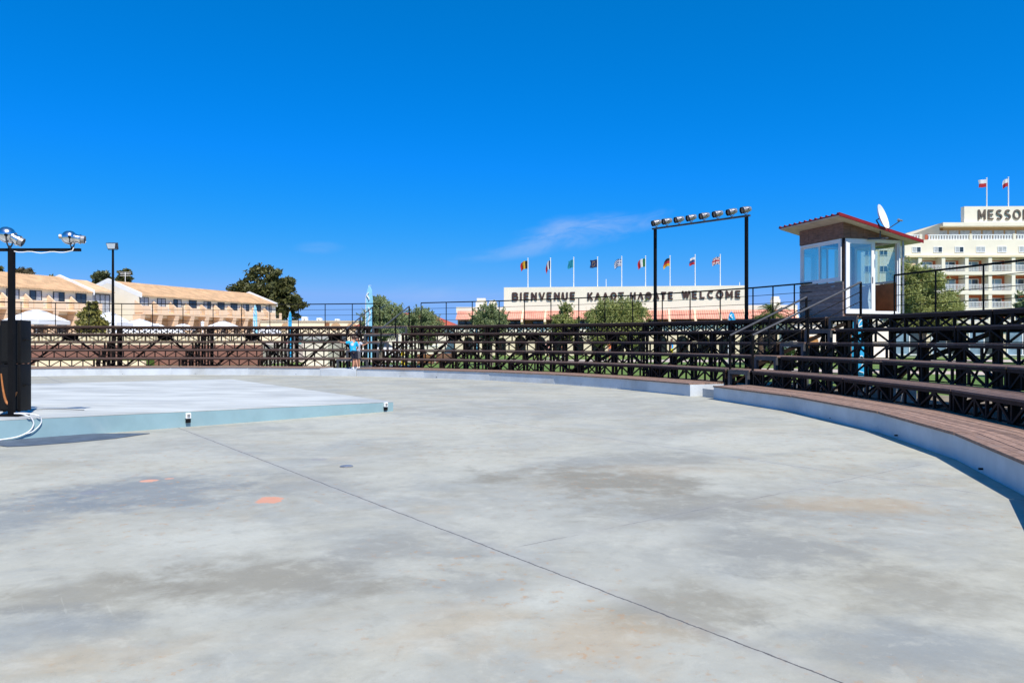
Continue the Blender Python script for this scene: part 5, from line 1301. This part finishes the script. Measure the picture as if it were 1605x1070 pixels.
# ------------------------------------------------------------------ feather flags
def feather(label,px,pt,d,pb=None,wpx=10,mt='blueflag',lean=0,mark=True):
    x=gx(px,d); zt=hz(pt,d); f=thing('feather_flag',label,'feather flag',(x,d,0)); w=wpx*d/F
    m=MB(); m.path([(0,0,0),(0,0,zt*.6),(lean*.4,0,zt*.86),(lean+w*.35,0,zt),(lean+w*.7,0,zt-.02)],[.03,.025,.02,.014,.01],6); m.build('pole',M['white'],f)
    zb=.55 if pb is None else hz(pb,d); n=16; vs=[]; m=MB()
    prof=[]
    for j in range(n+1):
        f_=j/n; z=zb+(zt-zb)*f_; ww=w*(1 if f_<.72 else math.sqrt(max(0,1-((f_-.72)/.28)**2))*.95+.05)*(.85+.15*f_)
        x0=.03+(lean*max(0,f_-.5)*1.3)+(w*.35*max(0,(f_-.85)/.15)**2); wob=.05*math.sin(6*f_)
        vs += [(x0,wob,z),(x0+ww*.5,wob+.05*math.sin(9*f_+1),z),(max(x0+ww,x0+.02),wob+.02,z)]
    fs=[(3*j+k,3*j+k+1,3*j+k+4,3*j+k+3) for j in range(n) for k in (0,1)]
    m.add(vs,fs); b=m.build('banner',M[mt],f)
    if mark:
        m=MB()
        for (z0,z1,xo) in ((.80,.90,.3),(.45,.70,.45),(.30,.40,.5)):
            pts=[(.03+w*(xo+.16*math.sin(6*q+z0*9)),-.07,zb+(zt-zb)*(z0+(z1-z0)*q)) for q in np.linspace(0,1,7)]
            m.path(pts,w*.09,5)
        m.build('emblem',M['white'],b)
    m=MB(); m.lathe([(0,.22),(.04,.22),(.06,.05)],(0,0,0),(0,0,1),12); m.build('base',M['black'],f)
    return f
feather('tallest cyan feather flag with pale markings, at the aisle stair',573,447,44,None,11,'blueflag2',.05)
feather('plain bright cyan feather flag in front of the dark evergreen',451.5,488,48,None,5.5,'blueflag',.02,False)
feather('slender pale cyan feather flag in front of the hotel balconies',397,478,58,None,6,'blueflag2',.0,True)
feather('short cyan feather flag with white writing beside the gantry post',1141.5,488,46,541,11,'blueflag',-.02)
feather('narrow teal feather flag mostly hidden below the chimneys',744.5,511,50,552,4.5,'blueflag2',0,False)
# wide blue printed banner under the cabin
d=28.6
pb_=thing('banner_stand','wide bright blue banner with white script standing below the cabin door','banner',(gx(1347,d),d,0)); wv=15*d/F; zt=hz(490,d)
m=MB(); n=10; vs=[]
for j in range(n+1):
    z=.12+(zt-.12)*j/n
    for k in range(5): vs.append((-wv*.9+wv*1.8*k/4+(.05*math.sin(j*.9)),-.03-.09*math.sin(PI*k/4),z))
m.add(vs,[(5*j+k,5*j+k+1,5*j+k+6,5*j+k+5) for j in range(n) for k in range(4)]); bn=m.build('cloth',M['blueflag'],pb_)
m=MB(); sc_pts=[(-.16,.64),(-.05,.70),(.1,.74),(.17,.70),(.05,.66),(-.08,.60),(-.12,.55),(.02,.56),(.14,.60)]
m.path(smooth_path([Vector((x*.9,-.14,.12+(zt-.12)*(z+.24))) for x,z in sc_pts]),.022,6)
m.path(smooth_path([Vector((x*.9,-.14,.12+(zt-.12)*(z-.22))) for x,z in ((-.15,.5),(0,.58),(.12,.52),(0,.42),(-.1,.36),(.1,.33))]),.018,6); m.build('script',M['white'],bn)
for sx in (-1,1):
    m=MB(); m.path([(sx*wv*.92,.0,0),(sx*wv*.92,0,zt)],.022,6); m.build('pole',M['alu'],pb_)
m=MB(); m.box((-wv,-.22,0),(wv,.22,.05)); m.build('foot',M['black'],pb_,smooth=0)
d=28.5; q=Vector((gx(1328.5,d),d,0)); bo=thing('notice_board','narrow brown speckled board leaning beside the blue banner','board',tuple(q))
m=MB(); m.box((-.14,-.03,.3),(.14,.03,hz(498,d))); m.build('panel',mat('speckled_brown',(.22,.10,.045),.7,.6,30),bo,smooth=0)
m=MB(); m.box((-.12,-.05,0),(-.07,.05,.299)); m.box((.07,-.05,0),(.12,.05,.299)); m.build('legs',M['steel2'],bo,smooth=0)

# ------------------------------------------------------------------ small things on the lawn
def bench_box(label,px,d,w,h,c):
    b=thing('planter_box',label,'planter',(gx(px,d),d,0)); 
    for k in range(3):
        m=MB(); m.box((-w/2,-.35-.0,.04+k*h/3),(w/2,.35,.03+(k+1)*h/3-.012)); m.build('plank',c,b,smooth=0)
    for sx in (-1,1):
        m=MB(); m.box((sx*w/2-.05,-.39,0),(sx*w/2+.05,.39,h+.04)); m.build('corner_post',M['woodbrown'],b,smooth=0)
ow=mat('orange_brown_timber',(.25,.115,.05),.65,.25,6,stretch=(1,1,6))
bench_box('orange brown timber box on the lawn below the red hip roof',667,52,1.0,.62,ow)
bench_box('darker timber box on the lawn beside the orange brown one',697,53,1.0,.66,M['woodbrown'])
d=60.; s=thing('waste_bin','round orange bin on the lawn seen beside the framed stair','bin',(gx(1174,34),34,.0))
m=MB(); m.lathe([(.35,.10),(.37,.14),(.6,.16),(.78,.14),(.85,.07)],(0,0,0),(0,0,1),14); m.build('body',mat('orange_plastic',(.75,.20,.02),.4,.1,4),s)
m=MB(); m.path([(0,0,0),(0,0,.36)],.04,8); m.build('stand',M['steel'],s)
d=43.; s=thing('bollard','yellow bollard on the lawn near the olive tree by the stair','bollard',(gx(631.5,d),d,0))
m=MB(); m.lathe([(0,.12),(.02,.11),(.9,.10),(.96,.06)],(0,0,0),(0,0,1),12); m.build('body',mat('yellow_plastic',(.75,.55,.02),.45,.1,4),s)
m=MB(); m.lathe([(.62,.112),(.72,.112)],(0,0,0),(0,0,1),12); m.build('band',M['white'],s)
# concrete blocks under the close bleacher
for (px,py,w,h,l) in ((1385,628,1.5,.38,'long pale concrete block under the planks of the close bleacher'),(1262,612,1.1,.2,'flat pale concrete kerb block under the close bleacher near the stair')):
    q=gnd(px,py); m=MB((q.x,q.y,0)); m.box((q.x-w/2,q.y-.25,-.05),(q.x+w/2,q.y+.25,h)); m.build('concrete_block',M['concrete'],smooth=0,label=l,cat='concrete block',bevel=.015)
# parked white car glimpsed beyond the aisle
def car(label,px,d,rz,body):
    c=thing('parked_car',label,'car',(gx(px,d),d,0),rz)
    m=MB(); sec=[(-2.0,.35,.62),(-1.9,.3,.86),(-1.2,.28,.95),(-.2,.28,.98),(.9,.28,.95),(1.7,.3,.82),(2.0,.36,.6)]
    vs=[];ww=.82
    for x,a,b in sec: vs += [(x,-ww,a),(x,ww,a),(x,ww,b-.12),(x,ww*.9,b),(x,-ww*.9,b),(x,-ww,b-.12)]
    n=len(sec); m.add(vs,[(6*i+k,6*i+(k+1)%6,6*(i+1)+(k+1)%6,6*(i+1)+k) for i in range(n-1) for k in range(6)]+[(5,4,3,2,1,0),tuple(6*(n-1)+k for k in range(6))]); m.build('body',body,c,smooth=40)
    m=MB(); m.hexa([(-1.5,-.74,.93),(1.0,-.74,.95),(1.0,.74,.95),(-1.5,.74,.93),(-1.1,-.6,1.42),(.35,-.6,1.42),(.35,.6,1.42),(-1.1,.6,1.42)]); m.build('cabin_glass',M['darkglass'],c,smooth=0)
    m=MB(); m.hexa([(-1.12,-.61,1.421),(.37,-.61,1.421),(.37,.61,1.421),(-1.12,.61,1.421),(-1.0,-.55,1.47),(.25,-.55,1.47),(.25,.55,1.47),(-1.0,.55,1.47)]); m.build('roof',body,c,smooth=0)
    for x in (-1.25,1.25):
        for y in (-.83,.83):
            m=MB(); m.lathe([(-.1,.3),(.1,.3)],(x,y,.31),(0,1,0),16); w_=m.build('wheel',M['black'],c)
            m=MB(); m.lathe([(-.105,.17),(.105,.17)],(x,y,.31),(0,1,0),12); m.build('rim',M['alu'],w_)
car('white parked car glimpsed through the open aisle behind the boy',600,66,R(8),M['white'])

# ------------------------------------------------------------------ people
def person(label,base,yaw,H_,shirt,shorts,pose,shoe=None,emblem=None,hair=True,group=None,detail=True,skin=None):
    k=H_/1.75; p=thing('person',label,'person',tuple(base),yaw,group); skin=skin or M['skin']
    J=dict(pel=(0,0,.93),wai=(0,.0,1.08),che=(0,.01,1.28),sho=(0,0,1.43),nec=(0,.01,1.50),hd0=(0,.02,1.56),hd1=(0,.03,1.64),hd2=(0,.02,1.715),
      sl=(-.19,0,1.41),el=(-.25,0,1.14),wl=(-.27,.06,.90),sr=(.19,0,1.41),er=(.25,0,1.14),wr=(.27,.06,.90),
      hl=(-.095,0,.90),kl=(-.11,.02,.50),al=(-.12,-.01,.09),tl=(-.13,.13,.035),hr=(.095,0,.90),kr=(.11,.02,.50),ar=(.12,-.01,.09),tr=(.13,.13,.035))
    J.update(pose)
    rad=dict(pel=.135,wai=.125,che=.145,sho=.10,nec=.055,hd0=.075,hd1=.098,hd2=.062,sl=.062,el=.042,wl=.028,sr=.062,er=.042,wr=.028,hl=.092,kl=.058,al=.038,tl=.032,hr=.092,kr=.058,ar=.038,tr=.032)
    E=[('pel','wai'),('wai','che'),('che','sho'),('sho','nec'),('nec','hd0'),('hd0','hd1'),('hd1','hd2'),('sho','sl'),('sl','el'),('el','wl'),('sho','sr'),('sr','er'),('er','wr'),('pel','hl'),('hl','kl'),('kl','al'),('al','tl'),('pel','hr'),('hr','kr'),('kr','ar'),('ar','tr')]
    names=list(J); V=[Vector(J[n])*k for n in names]; Rd=[rad[n]*k for n in names]; Ed=[(names.index(a),names.index(b)) for a,b in E]
    # palms and five fingers each
    for s,(e,w) in ((-1,('el','wl')),(1,('er','wr'))):
        d=(Vector(J[w])-Vector(J[e])).normalized(); side=d.cross(Vector((0,1,0)))
        side=side.normalized() if side.length>.2 else Vector((1,0,0)); nrm=side.cross(d)
        w0=Vector(J[w]); pm=w0+d*.07; i0=len(V); V.append(pm*k); Rd.append(.030*k); Ed.append((names.index(w),i0))
        for q,(o,l) in enumerate(((-.028,.062),(-.010,.075),(.010,.07),(.028,.055))):
            a=pm+d*.035+side*o; V.append(a*k); Rd.append(.010*k); Ed.append((i0,len(V)-1))
            V.append((a+d*l*.55+nrm*.012)*k); Rd.append(.009*k); Ed.append((len(V)-2,len(V)-1))
            V.append((a+d*l*.85+nrm*.035)*k); Rd.append(.007*k); Ed.append((len(V)-2,len(V)-1))
        V.append((w0+d*.05+side*-.045+nrm*.01)*k); Rd.append(.011*k); Ed.append((i0,len(V)-1))
        V.append((w0+d*.085+side*-.06+nrm*.02)*k); Rd.append(.009*k); Ed.append((len(V)-2,len(V)-1))
    # face: nose and ears grow from the head joint
    hd=Vector(J['hd1']); hi=names.index('hd1')
    for off,r_ in (((0,.10,-.01),.016),((-.088,0,0),.018),((.088,0,0),.018)):
        V.append((hd+Vector(off))*k); Rd.append(r_*k); Ed.append((hi,len(V)-1))
    me=bpy.data.meshes.new('body'); me.from_pydata([tuple(v) for v in V],Ed,[]); o=bpy.data.objects.new('body',me); COL.objects.link(o)
    md=o.modifiers.new('skin','SKIN'); md.use_smooth_shade=True
    sv=me.skin_vertices[0].data if me.skin_vertices else None
    if sv is None:
        bm=bmesh.new(); bm.from_mesh(me); lay=bm.verts.layers.skin.verify()
        for i,v in enumerate(bm.verts): v[lay].radius=(Rd[i],Rd[i]); v[lay].use_root=(i==0)
        bm.to_mesh(me); bm.free()
    else:
        for i,r_ in enumerate(Rd): sv[i].radius=(r_,r_); sv[i].use_root=(i==0)
    sb=o.modifiers.new('sub','SUBSURF'); sb.levels=1; sb.render_levels=1
    dg=bpy.context.evaluated_depsgraph_get(); nm=bpy.data.meshes.new_from_object(o.evaluated_get(dg)); bpy.data.objects.remove(o)
    nm.materials.clear(); nm.materials.append(skin); nm.polygons.foreach_set('use_smooth',[True]*len(nm.polygons))
    body=bpy.data.objects.new('body',nm); COL.objects.link(body); body.parent=p
    # clothing: fitted tubes a little wider than the body
    def vj(n): return Vector(J[n])*k
    def tube(name,segs,mt):
        m=MB()
        for pts,rs in segs: m.path(pts,[r*k for r in rs],14)
        return m.build(name,mt,p,smooth=60)
    dn=Vector((0,0,-.06*k)); 
    def ell(pts,rx,ry):
        return pts
    m=MB(); secs=[(vj('pel')+Vector((0,0,-.03*k)),.185,.125),(vj('wai'),.165,.125),(vj('che'),.19,.14),(vj('sho')+Vector((0,0,-.045*k)),.20,.115),(vj('sho')+Vector((0,0,.02*k)),.13,.085),(vj('nec')+Vector((0,0,-.01*k)),.068,.068)]
    sx=(vj('sr')-vj('sl')).normalized(); sy=Vector((-sx.y,sx.x,0)).normalized(); n=16; vs=[]
    for c,a,b in secs:
        for j in range(n): t=2*PI*j/n; vs.append(c+sx*math.cos(t)*a*k+sy*math.sin(t)*b*k)
    m.add(vs,[(i*n+j,i*n+(j+1)%n,(i+1)*n+(j+1)%n,(i+1)*n+j) for i in range(len(secs)-1) for j in range(n)])
    for a,b in (('sl','el'),('sr','er')):
        A,Bq=vj(a),vj(b); m.path([A.lerp(vj('sho'),.35),A,A.lerp(Bq,.35),A.lerp(Bq,.68)],[.075*k,.078*k,.073*k,.068*k],12,cap=False)
    sh=m.build('shirt',shirt,p,smooth=70)
    m=MB(); secs=[(vj('pel')+Vector((0,0,.06*k)),.172,.128),(vj('pel')+Vector((0,0,-.05*k)),.178,.135)]; vs=[]
    for c,a,b in secs:
        for j in range(n): t=2*PI*j/n; vs.append(c+sx*math.cos(t)*a*k+sy*math.sin(t)*b*k)
    m.add(vs,[(j,(j+1)%n,n+(j+1)%n,n+j) for j in range(n)])
    for a,b in (('hl','kl'),('hr','kr')):
        A,Bq=vj(a),vj(b); m.path([A+Vector((0,0,.05*k)),A.lerp(Bq,.3),A.lerp(Bq,.85)],[.112*k,.11*k,.098*k],12,cap=False)
    m.build('shorts',shorts,p,smooth=70)
    for a,b in (('al','tl'),('ar','tr')):
        A,T_=vj(a),vj(b); d=(T_-A); d.z=0; d.normalize(); m=MB(); c=Vector((A.x,A.y,0))
        m.path([c-d*.075*k+Vector((0,0,.05*k)),c-d*.03*k+Vector((0,0,.06*k)),c+d*.08*k+Vector((0,0,.05*k)),c+d*.19*k+Vector((0,0,.033*k))],[.036*k,.05*k,.046*k,.03*k],10); m.build('shoe',shoe or M['white'],p,smooth=60)
    h1=vj('hd1'); m=MB(); vs=[]; nu,nv=14,7
    for i in range(nv+1):
        ph=PI/2*i/nv*1.28
        for j in range(nu):
            t=2*PI*j/nu; cut=1.0
            r=.112*k; z=math.cos(ph)*r*1.08; q=math.sin(ph)*r
            y=math.sin(t)*q; 
            if y>0 and z<.02*k: z=.02*k+ (z-.02*k)*.15; 
            vs.append(h1+Vector((math.cos(t)*q*.95,y*1.05-.012*k,z+.018*k)))
    m.add(vs,[(i*nu+j,i*nu+(j+1)%nu,(i+1)*nu+(j+1)%nu,(i+1)*nu+j) for i in range(nv) for j in range(nu)]); m.build('hair',M['hair'],p,smooth=80)
    if detail:
        for s in (-1,1):
            m=MB(); m.lathe([(-.006*k,.004*k),(0,.013*k),(.006*k,.008*k)],h1+Vector((s*.034*k,.094*k,.012*k)),(0,1,0),8); m.build('eye',M['black'],p)
        m=MB(); m.beam(h1+Vector((-.025*k,.085*k,-.05*k)),h1+Vector((.025*k,.085*k,-.05*k)),.01*k,.012*k); m.build('mouth',mat('lip',(.3,.1,.08),.5),p,smooth=0)
    if emblem:
        c=vj('che')+Vector((0,0,.02*k)); ny=-sy if True else sy; m=MB(); 
        for r_,a0 in ((.075,0),(.045,.4)):
            pts=[c+ny*.137*k+sx*math.cos(t)*r_*k+Vector((0,0,math.sin(t)*r_*k)) for t in np.linspace(0,2*PI,13)]
            m.path(pts,.011*k,5)
        for q in range(5): t=2*PI*q/5; m.path([c+ny*.138*k,c+ny*.138*k+sx*math.cos(t)*.04*k+Vector((0,0,math.sin(t)*.04*k))],.013*k,5)
        m.build('back_emblem',emblem,sh)
    return p
dP=34.5; zf=.302
person('boy in bright blue shirt and dark shorts, seen from behind, leaning on the stair',(gx(553,dP),dP,zf),R(4),1.50,cloth('cyan_jersey',(.015,.42,.72)),cloth('navy_shorts',(.012,.014,.03)),
 dict(sl=(-.20,.02,1.40),el=(-.43,.06,1.38),wl=(-.60,.16,1.40),sr=(.19,.0,1.37),er=(.25,.12,1.13),wr=(.17,.33,1.06),hd1=(.03,.06,1.635),hd0=(.01,.03,1.56),hd2=(.04,.06,1.70),
  pel=(.05,-.02,.92),hl=(-.03,-.02,.90),kl=(.03,.10,.49),al=(.02,-.02,.09),tl=(-.05,.10,.035),hr=(.14,-.02,.90),kr=(.17,.10,.50),ar=(.26,-.12,.10),tr=(.34,.0,.035)),shoe=M['white'],emblem=M['white'])
person('person in a pale grey shirt half hidden behind the boy in bright blue',(gx(559.5,dP+.5),dP+.5,zf),R(190),1.45,cloth('pale_grey_jersey',(.42,.46,.55)),cloth('grey_shorts',(.10,.10,.11)),
 dict(sl=(-.19,.0,1.40),el=(-.34,.12,1.28),wl=(-.50,.16,1.36),er=(.27,.06,1.15),wr=(.22,.28,1.12)),shoe=M['white'])
person('tiny far figure in a bright blue top and yellow shorts, walking past the arcade',(gx(1053,62),62,0),R(70),1.7,cloth('blue_top',(.02,.3,.65)),cloth('yellow_shorts',(.6,.6,.03)),dict(kl=(-.1,.16,.52),al=(-.1,.12,.12),ar=(.1,-.18,.1),tl=(-.1,.26,.09)),detail=False)
person('tiny far figure in an orange top beyond the lattice under the largest olive',(gx(957,60),60,0),R(200),1.65,cloth('orange_top',(.75,.22,.08)),cloth('grey_trousers',(.12,.12,.14)),{},detail=False)
person('tiny far figure in a pink top beside the arcade piers',(gx(859,66),66,0),R(160),1.6,cloth('pink_top',(.7,.35,.28)),cloth('pale_shorts',(.5,.45,.42)),{},detail=False)
person('tiny far figure in a red top near the arcade',(gx(881,70),70,0),R(90),1.7,cloth('red_top',(.6,.08,.06)),cloth('dark_shorts',(.05,.05,.06)),{},detail=False)
person('tiny far figure in a red top near the slender cyan flag',(gx(449.5,62),62,0),R(100),1.65,cloth('crimson_top',(.5,.03,.08)),cloth('white_shorts',(.7,.7,.68)),{},detail=False)
person('tiny far figure in a turquoise top beside the cream kiosk',(gx(467,61),61,0),R(10),1.7,cloth('turquoise_top',(.03,.5,.52)),cloth('pale_trousers',(.5,.5,.5)),{},detail=False)

# ================================================================== sky, sun, camera
w=bpy.data.worlds.new('World'); sc.world=w; w.use_nodes=True; T=NT(w.node_tree); bg=w.node_tree.nodes['Background']
SUN=Vector((.45,-.89,0)).normalized(); EL=R(55); SV=Vector((SUN.x*math.cos(EL),SUN.y*math.cos(EL),math.sin(EL)))
sky=T.new('ShaderNodeTexSky',sky_type='NISHITA',sun_disc=False,sun_elevation=EL,sun_rotation=math.atan2(SUN.x,SUN.y),altitude=0,air_density=1.0,dust_density=.35,ozone_density=3.0)
skyc=sky.outputs[0]
tc=T.new('ShaderNodeTexCoord'); gv=tc.outputs['Generated']
# deep polarised blue: per-channel contrast curve on the daylight sky
hs=T.new('ShaderNodeHueSaturation',inp={'Saturation':1.45,'Value':.1,'Color':skyc})
sp=T.new('ShaderNodeSeparateColor',inp={0:hs.outputs[0]})
def curve(x,p,g,hi): return T.math('MINIMUM',T.math('MULTIPLY',T.math('POWER',T.math('MAXIMUM',x,0.0),p),g),hi)
EXG=10/1.23
cc_=T.new('ShaderNodeCombineColor',inp={0:curve(sp.outputs[0],1.88,.80*EXG,.22*EXG),1:curve(sp.outputs[1],.54,.56*EXG,.46*EXG),2:curve(sp.outputs[2],1.0,1.72*EXG,.97*EXG)})
col=cc_.outputs[0]
# thin cirrus: streaked noise in a soft window of the sky dome
sep=T.new('ShaderNodeSeparateXYZ',inp={0:gv}); 
yy=T.math('MAXIMUM',sep.outputs[1],.05); ax=T.math('DIVIDE',sep.outputs[0],yy); az=T.math('DIVIDE',sep.outputs[2],yy)
cmb=T.new('ShaderNodeCombineXYZ',inp={0:ax,1:az,2:0.0})
rt=T.new('ShaderNodeVectorRotate',rotation_type='Z_AXIS',inp={'Vector':cmb.outputs[0],'Angle':R(-9)})
def cirrus(px,py,rx,ry,strength,ang):
    global col
    dx=T.math('SUBTRACT',ax,(px-CX)/F); dy=T.math('SUBTRACT',az,(HZ-py)/F); c_,s_=math.cos(ang),math.sin(ang)
    a=T.math('DIVIDE',T.math('ADD',T.math('MULTIPLY',dx,c_),T.math('MULTIPLY',dy,s_)),rx/F); b=T.math('DIVIDE',T.math('SUBTRACT',T.math('MULTIPLY',dy,c_),T.math('MULTIPLY',dx,s_)),ry/F)
    rr_=T.math('SQRT',T.math('ADD',T.math('MULTIPLY',a,a),T.math('MULTIPLY',b,b)))
    nz=T.noise(T.scale(rt.outputs[0],(5,26,1)),1.6,6,.62,.8); nz2=T.noise(T.scale(rt.outputs[0],(9,16,1)),1.2,4,.6,.4)
    rr2=T.math('ADD',rr_,T.math('MULTIPLY',T.math('SUBTRACT',nz2,.5),1.1))
    k_=T.math('MULTIPLY',T.ramp(rr2,1.0,.1),T.math('MULTIPLY',T.ramp(nz,.28,.72),strength))
    col=T.mix(k_,col,CLOUD)
CLOUD=(3.9,5.0,7.4)
cirrus(915,362,150,32,.55,R(9)); cirrus(810,394,130,16,.28,R(9)); cirrus(500,388,50,12,.16,0); cirrus(690,462,170,22,.14,0)
T.l.new(col,bg.inputs['Color']); bg.inputs['Strength'].default_value=.1
sl=bpy.data.lights.new('sun','SUN'); sl.energy=5.0; sl.angle=R(.5); sl.color=(1,.94,.84)
so=bpy.data.objects.new('sun',sl); COL.objects.link(so); so.rotation_euler=SV.to_track_quat('Z','Y').to_euler(); so.location=(0,-20,40)
cam=bpy.data.cameras.new('camera'); co=bpy.data.objects.new('camera',cam); COL.objects.link(co); sc.camera=co
co.location=(0,0,EYE); co.rotation_euler=(R(90),0,0); cam.sensor_width=36; cam.sensor_fit='HORIZONTAL'; cam.lens=36*F/1605; cam.shift_y=-(535-HZ)/1605; cam.clip_end=6000; cam.clip_start=.05
sc.view_settings.view_transform='Standard'; sc.view_settings.look='None'; sc.view_settings.exposure=0.3; sc.view_settings.gamma=1
sc.cycles.max_bounces=6; sc.cycles.transparent_max_bounces=12
sc.cycles.use_denoising=True
